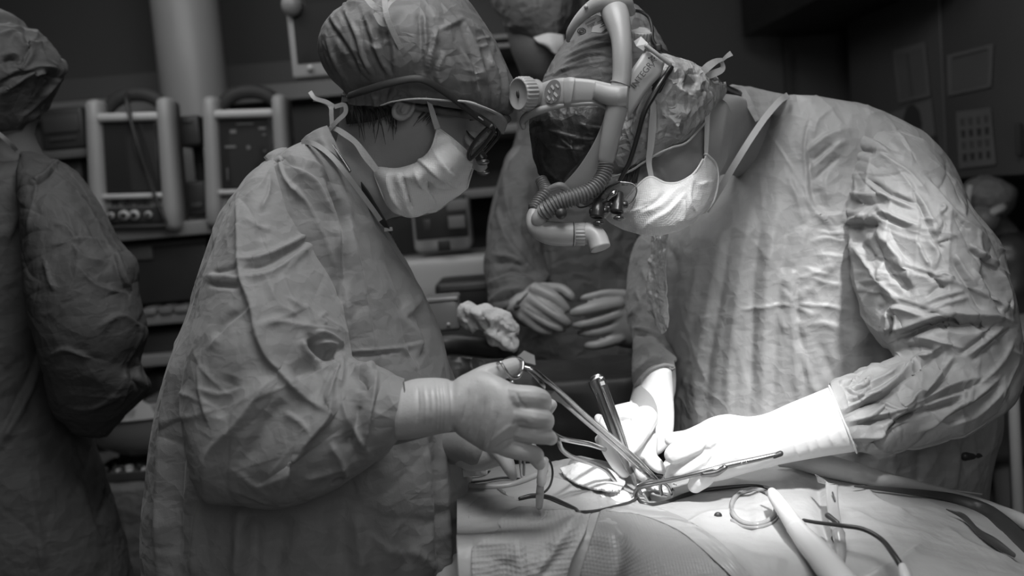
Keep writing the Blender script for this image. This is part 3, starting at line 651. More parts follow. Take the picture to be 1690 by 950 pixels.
# near side hem dips below the glasses arm, covers the ear top
S = patch([(572, 160, 1.36), (620, 145, 1.345), (680, 140, 1.345), (730, 155, 1.35)], [(730, 155, 1.35), (738, 168, 1.365)], [(574, 171, 1.37), (600, 175, 1.362), (628, 174, 1.36), (652, 165, 1.36), (692, 162, 1.362), (738, 168, 1.365)], [(572, 160, 1.36), (574, 170, 1.37)], 40, 160)
S += (np.sin(np.linspace(0, 70, 160))[None, :, None]*.0012+np.sin(np.linspace(0, 31, 160))[None, :, None]*.0014)*np.array([0, 1, .2])
mk('cap_gather', crumple(gridmesh(S), 2, 40, 5), MG['cap'], cap, solid=.001)
mk('cap_elastic', tpx([(628, 174, 1.354, .8), (652, 167, 1.346, 1.4), (692, 163, 1.336, 1.6), (738, 166, 1.336, 1.6), (770, 168, 1.345, 2), (800, 178, 1.362, 2.2), (828, 192, 1.42, 2.5), (832, 204, 1.45, 2)]), MG['piping'], cap)
S = patch([(748, 166, 1.350), (775, 166, 1.358), (800, 176, 1.375), (828, 190, 1.42)], [(828, 190, 1.42), (836, 203, 1.43), (830, 222, 1.43)], [(770, 176, 1.362), (792, 188, 1.378), (812, 202, 1.40), (830, 222, 1.43)], [(748, 166, 1.350), (770, 176, 1.362)], 20, 40)
mk('cap_brim', crumple(gridmesh(S), 1.2, 40, 9), MG['gown_near'], cap, solid=.001)
# mask ties on the cap
strip('mask_tie', [(634, -8, 1.315), (638, 25, 1.31), (650, 55, 1.315), (665, 85, 1.325), (676, 103, 1.335)], 9, MG['piping'], woman)
strip('mask_tie', [(604, -3, 1.34), (618, 10, 1.325), (636, 18, 1.315)], 9, MG['piping'], woman, taper=(7, 10, 5))
strip('mask_tie', [(636, 16, 1.312), (646, 2, 1.32), (662, -8, 1.33)], 6, MG['piping'], woman)
strip('mask_tie', [(618, 22, 1.32), (632, 36, 1.318), (642, 34, 1.318)], 10, MG['piping'], woman, taper=(5, 14, 6))
strip('mask_tie', [(703, 150, 1.345), (709, 170, 1.36), (715, 190, 1.372), (722, 212, 1.378)], 8, MG['piping'], woman, taper=(5, 7, 9, 10))
# mask
S = patch([(722, 211, 1.383), (745, 228, 1.38), (768, 248, 1.40), (781, 262, 1.46)],
          [(781, 262, 1.46), (780, 282, 1.465), (772, 310, 1.463)],
          [(640, 338, 1.40), (655, 352, 1.39), (684, 357, 1.395), (704, 352, 1.41), (722, 346, 1.43), (772, 310, 1.463)],
          [(722, 211, 1.383), (712, 245, 1.375), (690, 268, 1.378), (655, 279, 1.388), (620, 279, 1.40), (628, 312, 1.40), (640, 338, 1.40)], 110, 110)
u = np.linspace(0, 1, 110); bulge = np.outer(np.sin(u*math.pi)**.7, np.sin(u*math.pi)**.7); D_ = CAMP-S; D_ /= np.linalg.norm(D_, axis=2)[:, :, None]; S = S+D_*(bulge*.030)[:, :, None]
mS = [(5, 3, 9, 1.3, ((658, 285), (668, 315), (676, 345), (680, 356))), (4, 3, 8, 1.3, ((684, 282), (700, 310), (712, 330), (718, 345))), (4, 8, 3, 1.3, ((688, 262), (715, 285), (740, 300), (755, 302))), (4, 4, 7, 1.3, ((712, 300), (735, 305), (758, 300))),
      (3.5, 3, 6, 1.3, ((640, 288), (648, 320), (662, 345))), (-4, 4, 4, 2, ((664, 288), (674, 325), (678, 345))), (-3.5, 4, 4, 2, ((704, 298), (716, 325))), (3, 3, 6, 1.3, ((718, 250), (735, 280), (755, 290))), (2.5, 3, 6, 1.3, ((740, 236), (760, 258), (778, 270))), (-3, 4, 4, 2, ((720, 296), (745, 300)))]
mk_ = mk('face_mask', crumple(sculpt(gridmesh(S), [(q[0]*1.6, q[1], q[2], 1.15 if q[0] > 0 else 2, q[4]) for q in mS], both=True), .8, 30, 8), MG['mask_w'], woman, solid=.0012)
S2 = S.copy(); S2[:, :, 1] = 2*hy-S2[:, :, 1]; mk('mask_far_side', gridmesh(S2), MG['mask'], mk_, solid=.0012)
mk('mask_binding', tube([tuple(x) for x in np.concatenate([S[::6, 0]])], .0016, n=6, seg=3, flat=2.2), MG['mask_edge'], mk_)
mk('mask_binding', tube([tuple(x) for x in np.concatenate([S[0, ::6]])], .0016, n=6, seg=3, flat=2.2), MG['mask_edge'], mk_)
# lower tie from the mask round the neck, knotted at the nape
strip('mask_tie', [(622, 281, 1.37), (604, 258, 1.368), (588, 236, 1.372), (570, 222, 1.38), (552, 212, 1.39), (540, 218, 1.40)], 9, MG['piping'], woman, taper=(10, 12, 9, 10, 8, 8))
for pts in ([(542, 215, 1.39), (556, 200, 1.385), (570, 186, 1.385), (568, 173, 1.385), (552, 176, 1.385)], [(548, 210, 1.388), (547, 190, 1.385), (545, 175, 1.385), (530, 166, 1.39), (518, 164, 1.395)], [(552, 176, 1.385), (538, 168, 1.385), (520, 162, 1.39), (512, 152, 1.395)]):
    strip('mask_tie', pts, 7, MG['piping'], woman)
# glasses with loupes
gl = thing('magnifying_glasses', 'black framed glasses with loupes worn by the person with the puffed cap', 'glasses', tuple(P(780, 230, 1.40)))
mk('temple_arm', tpx([(576, 158, 1.345, 6), (600, 150, 1.328, 7), (640, 138, 1.315, 7), (680, 130, 1.312, 7), (705, 134, 1.316, 7), (740, 156, 1.332, 7), (775, 183, 1.352, 6.5), (802, 203, 1.366, 6), (812, 210, 1.372, 6)], flat=.35), MG['black_soft'], gl)
mk('arm_marking', tpx([(790, 193, 1.357, 1.2), (797, 198, 1.361, 1.2)], n=6), MG['device_lt'], gl)
def rim(pts, r, m_, name, parent, **k):
    p = list(pts)+[pts[0]]; return mk(name, tpx([(a, b, c, r) for a, b, c in p], n=10, **k), m_, parent)
lp = [(812, 208, 1.37), (814, 218, 1.375), (800, 238, 1.38), (786, 254, 1.382), (776, 262, 1.385), (774, 252, 1.38), (784, 234, 1.375), (800, 216, 1.37)]
rim(lp, 3.6, MG['black'], 'rim', gl); mk('lens', plate(PL(*lp), .002), MG['glass'], gl, smooth=False)
lp2 = [(822, 214, 1.50), (822, 224, 1.50), (810, 240, 1.5), (795, 256, 1.5), (788, 260, 1.5), (788, 250, 1.5), (800, 232, 1.5), (812, 216, 1.5)]
rim(lp2, 3.2, MG['black'], 'rim', gl); mk('bridge', tpx([(806, 216, 1.375, 3), (812, 220, 1.44, 3), (818, 222, 1.5, 3)]), MG['black'], gl)
for (x, y_, d) in ((795, 258, 1.40), (796, 275, 1.47)):
    b_ = mk('loupe_barrel', tpx([(x-8, y_-12, d, 7), (x-4, y_-3, d, 9), (x+1, y_+5, d, 10)], n=20, dome=.25), MG['black'], gl)
    mk('loupe_lens', ell(P(x+2, y_+9, d-.003), (.009, .007, .005)), MG['steel_dk'], b_)
mk('loupe_mount', tpx([(784, 252, 1.39, 3), (790, 246, 1.40, 4), (800, 240, 1.43, 3)]), MG['black'], gl)
# necklace cord at the nape
gcord = G(); 
for k in range(26):
    t = k/25; p = cr(PL((541, 224, 1.378), (552, 245, 1.365), (566, 265, 1.36), (577, 282, 1.358)), 26)[k]; gcord.add(*ell(p, (.0022, .002, .0026), None, 8, 6))
gcord.add(*tpx([(541, 222, 1.38, 1), (554, 244, 1.367, 1), (568, 263, 1.362, 1), (579, 282, 1.36, 1)], n=6))
mk('neck_chain', gcord, MG['steel_dk'], woman)

# ---- gown
tors = [((500, 232), (560, 262), 1.42, .05), ((478, 248), (585, 296), 1.45, .12), ((452, 268), (612, 338), 1.48, .165), ((418, 302), (640, 385), 1.5, .19), ((378, 350), (668, 430), 1.5, .20), ((345, 430), (700, 492), 1.5, .20), ((318, 525), (728, 560), 1.5, .205), ((292, 610), (745, 640), 1.5, .21), ((272, 690), (762, 712), 1.5, .215), ((259, 790), (780, 800), 1.5, .22), ((252, 950), (792, 950), 1.5, .225)]
R = [ring(a, b, y, t, n=420, e=.88 if a[1] > 600 else 1.0) for a, b, y, t in tors]; R.append(hem(R[-1], .55, 1.03)); R.append(hem(R[-1], .28, 1.03))
VF = loft(R, 420, cap0=False, cap1=False)
ws = []
def wf(a, wl, wr, p, *pts): ws.append((a, wl, wr, p, pts))
wf(-10, 7, 9, 1.6, (536, 288), (551, 327), (567, 378), (568, 435), (566, 500)); wf(7, 8, 5, 1.3, (525, 285), (545, 335), (556, 380), (562, 420), (566, 460), (572, 520), (576, 560))
wf(6, 5, 14, 1.3, (572, 330), (581, 399), (595, 462), (605, 524), (626, 606)); wf(-6, 8, 12, 2, (629, 400), (660, 469), (669, 517), (690, 618)); wf(5, 4, 9, 1.3, (640, 392), (672, 455), (688, 497), (672, 524), (694, 560), (690, 600))
wf(3, 2, 5, 1.2, (574, 580), (626, 577), (664, 573), (702, 563)); wf(-3.5, 4, 4, 2, (576, 586), (626, 582), (660, 578)); wf(4, 4, 4, 1.2, (665, 573), (678, 590), (688, 612)); wf(4, 3, 8, 1.3, (688, 470), (700, 500), (706, 540)); wf(-4, 5, 5, 2, (682, 500), (700, 560), (690, 600))
wf(-4, 8, 8, 2, (610, 300), (640, 380), (668, 450)); wf(3, 3, 8, 1.2, (590, 310), (604, 350), (640, 430)); wf(4, 3, 10, 1.3, (706, 530), (722, 570), (735, 620))
wf(7, 4, 18, 1.3, (698, 705), (706, 780), (711, 850), (714, 960)); wf(-6, 9, 10, 1.8, (718, 720), (721, 800), (722, 900), (724, 960)); wf(5, 5, 10, 1.3, (734, 705), (732, 780), (738, 860), (742, 960)); wf(-3, 6, 6, 2, (745, 730), (748, 830), (752, 950))
wf(-9, 22, 22, 2, (600, 740), (570, 830), (560, 950)); wf(6, 18, 18, 2, (640, 740), (640, 850), (650, 960)); wf(5, 12, 12, 2, (585, 850), (600, 950)); wf(-8, 16, 16, 2, (470, 850), (450, 960)); wf(10, 14, 10, 1.6, (400, 830), (392, 960)); wf(-8, 14, 14, 2, (420, 850), (418, 960))
wf(4, 5, 5, 1.3, (668, 905), (690, 915), (712, 935), (700, 950)); wf(4, 5, 5, 1.3, (725, 900), (718, 922), (730, 945)); wf(3, 3, 6, 1.2, (612, 880), (640, 905), (670, 912))
wf(8, 8, 6, 1.5, (312, 540), (280, 660), (268, 780), (262, 950)); wf(-10, 12, 12, 2, (330, 600), (300, 700), (288, 820), (290, 950)); wf(7, 10, 6, 1.5, (330, 830), (318, 950)); wf(3, 2, 5, 1.2, (460, 258), (470, 290), (500, 330)); wf(-4, 3, 3, 1.5, (420, 290), (440, 275), (470, 262))
wf(4, 3, 7, 1.3, (480, 275), (520, 300), (545, 350)); wf(3.5, 3, 6, 1.3, (500, 262), (530, 280), (560, 330)); wf(3, 3, 6, 1.3, (470, 295), (500, 325), (530, 380), (552, 440))
VF = crumple(VF, 2.4, 7, 1, (1, 1, .35), 2, False); VF = creases(VF, 2.2, 9, .0035, 4, 12, (1, 1, .7)); VF = sculpt(VF, [(q[0]*1.35,)+q[1:] for q in ws])
gown = mk('surgical_gown', VF, MG['gown'], woman, solid=.0015)
slv = [((440, 262), (475, 254), 1.40, .03), ((408, 292), (482, 278), 1.38, .065), ((384, 340), (500, 345), 1.36, .085), ((362, 400), (520, 398), 1.34, .09), ((342, 455), (542, 450), 1.32, .092), ((326, 520), (560, 500), 1.30, .095), ((312, 590), (572, 545), 1.28, .095), ((305, 660), (576, 568), 1.27, .095), ((312, 740), (578, 580), 1.255, .095), ((337, 819), (580, 588), 1.245, .088),
       ((395, 830), (584, 592), 1.24, .085), ((457, 834), (590, 596), 1.235, .082), ((520, 815), (600, 598), 1.23, .075), ((580, 785), (615, 602), 1.225, .068), ((625, 755), (640, 612), 1.22, .06), ((652, 728), (662, 624), 1.215, .054), ((655, 722), (666, 627), 1.215, .050), ((640, 716), (652, 634), 1.218, .046)]
VF = loft([ring(a, b, y, t, n=420) for a, b, y, t in slv], 460, cap1=False, dome=.6)
ws = []
wf(9, 16, 5, 1.2, (392, 318), (396, 378), (396, 435), (402, 471), (415, 507), (424, 553), (440, 590), (463, 617), (500, 655), (544, 683))
wf(10, 6, 14, 1.2, (548, 640), (546, 683), (512, 724), (476, 778), (456, 834)); wf(7, 10, 14, 1.2, (463, 617), (431, 647), (390, 701), (348, 746), (338, 816)); wf(-7, 14, 14, 2, (470, 660), (440, 700), (400, 770)); wf(-6, 16, 16, 2, (385, 620), (360, 690))
wf(-5, 8, 14, 1.8, (355, 560), (375, 530), (412, 515)); wf(5, 3, 8, 1.2, (346, 575), (372, 545), (400, 520), (418, 510))
wf(6, 5, 4, 1.2, (394, 432), (425, 427), (455, 415), (485, 400), (514, 383)); wf(6, 4, 8, 1.2, (398, 462), (430, 455), (455, 445), (485, 425), (520, 397)); wf(-5, 5, 5, 2, (400, 447), (440, 437), (480, 415), (510, 395))
wf(4, 4, 8, 1.3, (342, 455), (370, 456), (398, 462)); wf(-5, 5, 4, 2, (345, 470), (372, 472), (396, 474)); wf(-4, 4, 5, 2, (350, 450), (372, 446), (395, 440))
wf(3, 4, 6, 1.3, (405, 362), (425, 372), (448, 380)); wf(3, 4, 6, 1.3, (404, 330), (430, 305), (445, 280)); wf(3, 3, 5, 1.3, (430, 345), (442, 320), (445, 290)); wf(-3, 10, 10, 2, (430, 340), (432, 400))
wf(4, 4, 8, 1.2, (430, 535), (460, 530), (500, 538), (560, 545)); wf(3, 4, 6, 1.2, (505, 500), (510, 520), (520, 535)); wf(3, 4, 5, 1.2, (540, 515), (528, 525), (540, 535)); wf(3, 4, 8, 1.2, (465, 450), (480, 490), (500, 510)); wf(3, 4, 8, 1.3, (440, 460), (460, 500), (490, 520))
wf(-17, 7, 9, 1.5, (512, 556), (522, 572), (540, 582), (556, 575)); wf(8, 5, 7, 1.4, (500, 560), (506, 580), (520, 592), (532, 596)); wf(8, 4, 6, 1.3, (520, 548), (545, 556), (566, 572)); wf(7, 4, 6, 1.3, (530, 566), (545, 568), (556, 574)); wf(-14, 12, 16, 1.7, (480, 620), (505, 606), (530, 600)); wf(6, 4, 7, 1.3, (546, 592), (556, 610), (548, 640), (540, 672)); wf(5, 4, 7, 1.3, (560, 585), (566, 610), (562, 640))
wf(-15, 9, 9, 1.5, (584, 610), (600, 622), (606, 645)); wf(8, 5, 8, 1.3, (575, 604), (600, 606), (620, 604)); wf(8, 4, 10, 1.3, (622, 612), (618, 650), (608, 700), (600, 735)); wf(-8, 9, 9, 2, (592, 660), (586, 700), (570, 740)); wf(6, 5, 8, 1.3, (565, 650), (575, 690), (600, 735), (610, 745)); wf(5, 5, 8, 1.3, (545, 730), (565, 765), (570, 795)); wf(-6, 8, 8, 2, (575, 720), (590, 760))
wf(4, 4, 10, 1.3, (395, 780), (430, 800), (490, 770)); wf(4, 4, 8, 1.3, (470, 680), (500, 700), (512, 715)); wf(3, 4, 8, 1.3, (330, 640), (360, 650), (400, 640)); wf(3.5, 3, 7, 1.3, (345, 700), (332, 650), (328, 600)); wf(4, 5, 8, 1.3, (500, 790), (540, 780), (580, 762)); wf(-4, 4, 4, 1.7, (545, 800), (560, 790), (575, 786))
VF = crumple(VF, 1.6, 9, 21, (1, 1, .8), 2, False); VF = creases(VF, 2.4, 10, .003, 24, 12); VF = sculpt(VF, ws)
sl = mk('sleeve', VF, MG['gown'], gown, solid=.0015)
mk('cuff_seam', tpx([(656, 722, 1.19, 1.2), (664, 690, 1.172, 1.2), (668, 655, 1.17, 1.2), (666, 630, 1.185, 1.2)], n=6), MG['gown_dark'], sl)
# inner dark cuff
mk('inner_cuff', loft([ring((640, 722), (650, 632), 1.215, .040, n=48), ring((668, 722), (678, 632), 1.21, .036, n=48)], 8), MG['gown_dark'], gown)
# far sleeve, mostly hidden
VF = loft([ring(a, b, y, t, n=80) for a, b, y, t in (((500, 330), (620, 350), 1.64, .08), ((560, 500), (700, 490), 1.62, .08), ((620, 690), (740, 600), 1.58, .07), ((700, 740), (760, 650), 1.48, .055), ((750, 745), (772, 690), 1.42, .045))], 60, cap1=False)
mk('sleeve', VF, MG['gown'], gown, solid=.0015)
# neck binding (white piping), hugging the gown opening
strip('neck_binding', [(500, 234, 1.375), (520, 238, 1.345), (545, 256, 1.325), (570, 285, 1.325), (595, 318, 1.345), (615, 345, 1.37), (627, 362, 1.40)], 8, MG['piping'], gown, th=.002)
S = patch([(498, 234, 1.39), (520, 216, 1.38), (540, 208, 1.385)], [(540, 208, 1.385), (556, 240, 1.37), (572, 275, 1.37)], [(500, 238, 1.38), (525, 246, 1.35), (548, 262, 1.335), (572, 288, 1.34)], [(498, 234, 1.39), (500, 238, 1.38)], 16, 30)
mk('collar', crumple(gridmesh(S), 1.5, 30, 2), MG['gown_near'], gown, solid=.0015)
S = patch([(596, 300, 1.40), (610, 320, 1.40), (626, 345, 1.41)], [(626, 345, 1.41), (640, 370, 1.42), (648, 388, 1.43)], [(600, 330, 1.41), (625, 365, 1.42), (648, 390, 1.43)], [(596, 300, 1.40), (600, 330, 1.41)], 12, 20)
mk('undershirt', gridmesh(S), MG['black_matt'], gown, solid=.002)
mk('clip_on_badge', rbox(P(641, 378, 1.425), (.012, .004, .006), .001), MG['device_lt'], gown)

# ---- near glove: back of the hand towards the camera
gp = [loft([ring(a, b, y, t, n=56) for a, b, y, t in (((664, 632), (652, 724), 1.20, .043), ((685, 626), (680, 722), 1.195, .044), ((715, 624), (716, 716), 1.19, .043), ((738, 626), (741, 711), 1.185, .041), ((747, 630), (749, 708), 1.183, .036), ((758, 622), (756, 716), 1.18, .033), ((785, 613), (782, 734), 1.175, .028), ((812, 617), (805, 746), 1.168, .029), ((835, 627), (832, 745), 1.163, .028), ((856, 640), (850, 728), 1.162, .022))], 60, dome=.4),
      tpx([(772, 640, 1.18, 24), (805, 620, 1.19, 20), (828, 611, 1.2, 16), (848, 604, 1.21, 15)]),
      tpx([(840, 652, 1.158, 20), (858, 655, 1.152, 21), (880, 656, 1.15, 20), (893, 660, 1.16, 18), (898, 668, 1.18, 14)]),
      tpx([(838, 680, 1.158, 20), (858, 684, 1.150, 20), (880, 688, 1.145, 19), (897, 692, 1.155, 18), (900, 700, 1.18, 14)]),
      tpx([(835, 704, 1.160, 19), (855, 711, 1.155, 18), (880, 716, 1.15, 17), (903, 720, 1.155, 14), (910, 724, 1.17, 11)]),
      tpx([(800, 718, 1.168, 17), (832, 736, 1.16, 17), (860, 744, 1.155, 16), (882, 749, 1.16, 14.5), (888, 755, 1.17, 11)])]
gs = [(-2, 3, 3, 1.5, ((740, 622), (745, 665), (744, 712)))]
for x in (722, 728, 734): gs.append((1.3, 1.5, 2, 1.3, ((x-3, 628), (x+1, 670), (x-1, 712))))
for k, (a, b) in enumerate((((760, 700), (772, 640)), ((772, 718), (785, 650)), ((785, 730), (800, 655)), ((797, 738), (812, 665)), ((803, 742), (822, 680)), ((700, 635), (703, 700)), ((690, 640), (688, 700)), ((712, 640), (712, 700)))):
    gs.append((1.5 if k % 2 else -1.4, 1.6, 3.5, 1.3, (a, ((a[0]+b[0])/2+2, (a[1]+b[1])/2), b)))
gs += [(-1.6, 2, 3, 1.3, ((852, 648), (858, 662), (868, 672))), (-1.4, 3, 3, 1.5, ((842, 700), (860, 696), (872, 699))), (-1.6, 2, 3, 1.3, ((815, 742), (835, 728), (855, 722))), (1.2, 3, 5, 1.4, ((800, 735), (825, 715), (850, 695)))]
glv = mk('glove', hand(gp, .0014, gs, 6), MG['glove'], woman, label='glove on the near hand, cuff gathered over wrist')
# far glove: fingers hanging below and one tip beyond
gp = [loft([ring(a, b, y, t, n=40) for a, b, y, t in (((745, 700), (750, 765), 1.40, .03), ((775, 715), (772, 775), 1.36, .028), ((805, 718), (800, 775), 1.33, .025), ((835, 715), (838, 762), 1.31, .018))], 30, dome=.5),
      tpx([(815, 735, 1.31, 15), (832, 755, 1.29, 14), (842, 775, 1.28, 11), (847, 785, 1.28, 8)]), tpx([(835, 730, 1.31, 15), (865, 735, 1.28, 14), (882, 752, 1.26, 14), (890, 765, 1.26, 11)]),
      tpx([(835, 715, 1.32, 16), (880, 690, 1.29, 14), (900, 676, 1.27, 13), (909, 668, 1.26, 11)]), tpx([(825, 735, 1.31, 12), (848, 748, 1.30, 9)])]
mk('glove', hand(gp, .0018), MG['glove'], woman, label='glove on the far hand, mostly hidden below')
# ================================================================ MAN at right, bent over to the left
MO = (P(1350, 800, 1.85)[0], 1.86, 0.0)
g = G()
ms = [((985, 8), (1070, 35), .05), ((948, 52), (1095, 78), .078), ((912, 108), (1108, 122), .09), ((888, 165), (1112, 172), .092), ((882, 215), (1106, 225), .090), ((890, 262), (1092, 275), .082), ((912, 302), (1080, 318), .066), ((950, 326), (1065, 345), .045)]
for V, F in (loft([ring(a, b, 1.52, t) for a, b, t in ms], 60, dome=.4),
             loft([ring(a, b, 1.52, t) for a, b, t in (((1040, 120), (1020, 300), .06), ((1080, 115), (1050, 330), .07), ((1120, 125), (1090, 340), .068), ((1160, 138), (1130, 330), .06), ((1185, 160), (1165, 305), .055))], 40, dome=.5),
             loft([ring(a, b, y, t) for a, b, y, t in (((1150, 138), (1120, 300), 1.56, .06), ((1185, 152), (1160, 310), 1.60, .066), ((1225, 160), (1188, 290), 1.66, .06), ((1262, 178), (1222, 300), 1.76, .06), ((1330, 210), (1260, 380), 1.84, .08))], 40)): g.add(V, F)
g.add(*tpx([(1010, 300, 1.45, 18), (1035, 318, 1.445, 20), (1068, 300, 1.455, 26)]))   # brow and nose bridge
g.add(*ell(P(1115, 275, 1.48), (.05, .035, .04)))
g.add(*loft([ring(a, b, y, t) for a, b, y, t in (((1320, 215), (1260, 360), 1.84, .07), ((1480, 260), (1220, 440), 1.88, .11), ((1560, 380), (1140, 500), 1.88, .14), ((1575, 560), (1140, 600), 1.88, .14), ((1570, 760), (1150, 760), 1.88, .14), ((1560, 900), (1160, 900), 1.88, .14))], 30))
limb(g, [P(1450, 300, 1.72), P(1560, 430, 1.62), P(1590, 590, 1.56), P(1450, 665, 1.47), P(1330, 705, 1.42), P(1210, 735, 1.41)], [.055, .05, .045, .042, .034, .028])
limb(g, [P(1180, 360, 1.90), P(1100, 450, 1.93), P(1080, 570, 1.85), P(1080, 640, 1.66), P(1060, 700, 1.52)], [.05, .045, .04, .036, .03])
legs(g, (MO[0], MO[1]+.02), (-.4, -.9))
man = body(g, 'person in light gown wearing a white tubed headset, bent over the draped patient', MG['skin'], MO, .0042)
shoes(man, (MO[0], MO[1]+.02), (-.4, -.9))
mk('ear', ell(P(1082, 238, 1.425), (.014, .006, .018)), MG['skin'], man)
gh = G(); rr = random.Random(12)
for k in range(30): 
    x = 1030+rr.random()*26; gh.add(*tpx([(x, 290-rr.random()*20, 1.436, 1), (x-5, 302, 1.432, .9), (x-8-rr.random()*5, 312+rr.random()*6, 1.436, .3)], n=5, seg=2))
mk('hair', gh, MG['hair'], man)

# tight cap over the skull
VF = loft([ring((a[0]-3, a[1]-2), (b[0]+3, b[1]), 1.52, t+.004, n=260) for a, b, t in ms], 180, dome=.4)
cs = []
for a, b, c_ in (((930, 95), (970, 78), (1010, 70)), ((925, 108), (960, 92), (1012, 84)), ((918, 118), (950, 106), (975, 94)), ((940, 82), (968, 66), (1000, 58)), ((945, 100), (980, 88), (1012, 92)), ((912, 125), (940, 112), (1000, 100))):
    cs.append((2.6, 2, 5, 1.3, (a, b, c_))); cs.append((-1.8, 2, 2, 1.6, tuple((x, y+4) for x, y in (a, b, c_))))
for pts in (((905, 215), (930, 222), (965, 230), (990, 228)), ((912, 240), (940, 246), (970, 240)), ((955, 205), (985, 212), (1000, 210)), ((895, 262), (905, 280), (925, 298)), ((942, 232), (946, 252), (952, 268)), ((925, 230), (945, 244), (965, 248))):
    cs.append((3.5, 2, 7, 1.3, pts))
VF = sculpt(crumple(VF, 1.0, 45, 33, (.5, 1, 1.6), 2), cs); mcap = mk('surgical_cap', VF, MG['cap'], man)
# dark panel painting the headset's shade on the cap, inside the frame
S = patch([(876, 180, 1.47), (900, 176, 1.445), (950, 172, 1.428), (1003, 176, 1.42)], [(1003, 176, 1.42), (990, 225, 1.422), (965, 262, 1.432), (940, 295, 1.45)], [(890, 285, 1.475), (905, 302, 1.46), (925, 309, 1.455), (940, 295, 1.45)], [(876, 180, 1.47), (876, 215, 1.475), (881, 255, 1.478), (890, 285, 1.475)], 90, 90)
u = np.linspace(0, 1, 90); D_ = CAMP-S; D_ /= np.linalg.norm(D_, axis=2)[:, :, None]; S = S+D_*(np.outer(np.sin(u*math.pi)**.6, np.sin(u*math.pi)**.6)*.018)[:, :, None]
mk('cap_shade_panel', sculpt(crumple(gridmesh(S), 1.0, 40, 4), [(3.2, 2, 6, 1.3, s[4]) for s in cs[-6:]], both=True), MG['cap_shade'] if 'cap_shade' in MG else MG['dark2'], man, solid=.002)
# sheer bouffant cap over the back of the head and the cheek
bf = [((1040, 100), (1008, 292), 1.50, .07), ((1062, 92), (1030, 292), 1.50, .088), ((1092, 94), (1072, 262), 1.495, .095), ((1120, 102), (1100, 248), 1.495, .096), ((1145, 112), (1130, 238), 1.50, .09), ((1165, 124), (1152, 218), 1.505, .078), ((1180, 132), (1166, 200), 1.51, .06), ((1190, 140), (1176, 180), 1.515, .04)]
VF = loft([ring(a, b, y, t, n=300, e=.62) for a, b, y, t in bf], 170, dome=.5)
bs = []
for l, pts in (((4, 2, 6), ((1052, 160), (1058, 185), (1045, 215))), ((4, 2, 6), ((1105, 150), (1085, 172), (1082, 200), (1086, 235))), ((5, 3, 6), ((1100, 120), (1112, 140), (1150, 165))), ((4, 3, 5), ((1095, 185), (1115, 205), (1125, 225))), ((4, 2, 5), ((1140, 180), (1118, 205), (1108, 215))), ((3.5, 2, 5), ((1080, 230), (1100, 222), (1125, 228))), ((-6, 8, 8, 2), ((1130, 135), (1150, 142))), ((-5, 7, 7, 2), ((1122, 200), (1135, 205))), ((4, 2, 5), ((1160, 140), (1162, 170), (1150, 205))), ((4, 2, 5), ((1172, 150), (1175, 170), (1165, 195))), ((3, 2, 4), ((1040, 230), (1060, 225), (1075, 235))), ((4, 2, 5), ((1030, 200), (1045, 250), (1035, 280))), ((4, 2, 5), ((1068, 120), (1060, 150), (1066, 180)))):
    bs.append((l[0], l[1], l[2], l[3] if len(l) > 3 else 1.3, pts))
VF = crumple(VF, 1.6, 26, 12, (1, 1, 1), 3); VF = crumple(VF, .6, 75, 14, (1, 1, 1), 2); bouf = mk('bouffant_cap', sculpt(VF, bs), MG['cap_light'], man)
mk('cap_elastic', tpx([(1012, 292, 1.432, 1.8), (1040, 282, 1.42, 1.8), (1062, 268, 1.412, 1.8), (1085, 254, 1.408, 1.8), (1110, 243, 1.41, 1.8), (1132, 236, 1.42, 1.8), (1152, 216, 1.438, 1.8), (1166, 200, 1.455, 1.8)]), MG['piping'], bouf)
# tie bow at the back of the cap
for pts, tp in (([(1152, 128, 1.44), (1166, 112, 1.435), (1180, 102, 1.44), (1192, 98, 1.44)], (8, 13, 10, 5)), ([(1188, 104, 1.445), (1198, 94, 1.44), (1207, 88, 1.44)], (3, 6, 9)), ([(1158, 130, 1.445), (1176, 122, 1.44), (1192, 114, 1.445), (1192, 102, 1.445)], (7, 12, 9, 5)), ([(1152, 126, 1.44), (1160, 134, 1.435), (1168, 138, 1.44)], (8, 16, 8))):
    strip('cap_tie', pts, 8, MG['piping'], man, taper=tp)
# mask ear ties
strip('mask_tie', [(1074, 150, 1.402), (1078, 175, 1.395), (1077, 205, 1.395), (1074, 240, 1.40), (1071, 268, 1.405), (1076, 296, 1.405)], 9, MG['piping'], man, taper=(6, 9, 12, 11, 9, 8))
strip('mask_tie', [(1168, 178, 1.455), (1167, 205, 1.452), (1166, 235, 1.45), (1165, 262, 1.45)], 8, MG['piping'], man, taper=(8, 8, 7, 5))
strip('mask_tie', [(1160, 148, 1.43), (1172, 150, 1.44), (1176, 160, 1.45), (1168, 180, 1.455)], 9, MG['piping'], man, taper=(6, 12, 12, 8))
# mask
S = patch([(1000, 358, 1.455), (1025, 340, 1.425), (1050, 312, 1.405), (1072, 294, 1.40), (1095, 303, 1.40), (1115, 304, 1.402), (1132, 297, 1.407), (1148, 284, 1.415), (1165, 255, 1.44)],
          [(1165, 255, 1.44), (1180, 272, 1.46), (1183, 300, 1.462), (1176, 330, 1.46), (1160, 352, 1.45)],
          [(1010, 368, 1.45), (1035, 380, 1.425), (1065, 386, 1.40), (1100, 385, 1.40), (1135, 372, 1.42), (1160, 352, 1.45)],
          [(1000, 358, 1.455), (1004, 363, 1.453), (1010, 368, 1.45)], 100, 140)
u = np.linspace(0, 1, 100); v = np.linspace(0, 1, 140); D_ = CAMP-S; D_ /= np.linalg.norm(D_, axis=2)[:, :, None]; S = S+D_*(np.outer(np.sin(u*math.pi)**.7, np.sin(v*math.pi)**.7)*.032)[:, :, None]
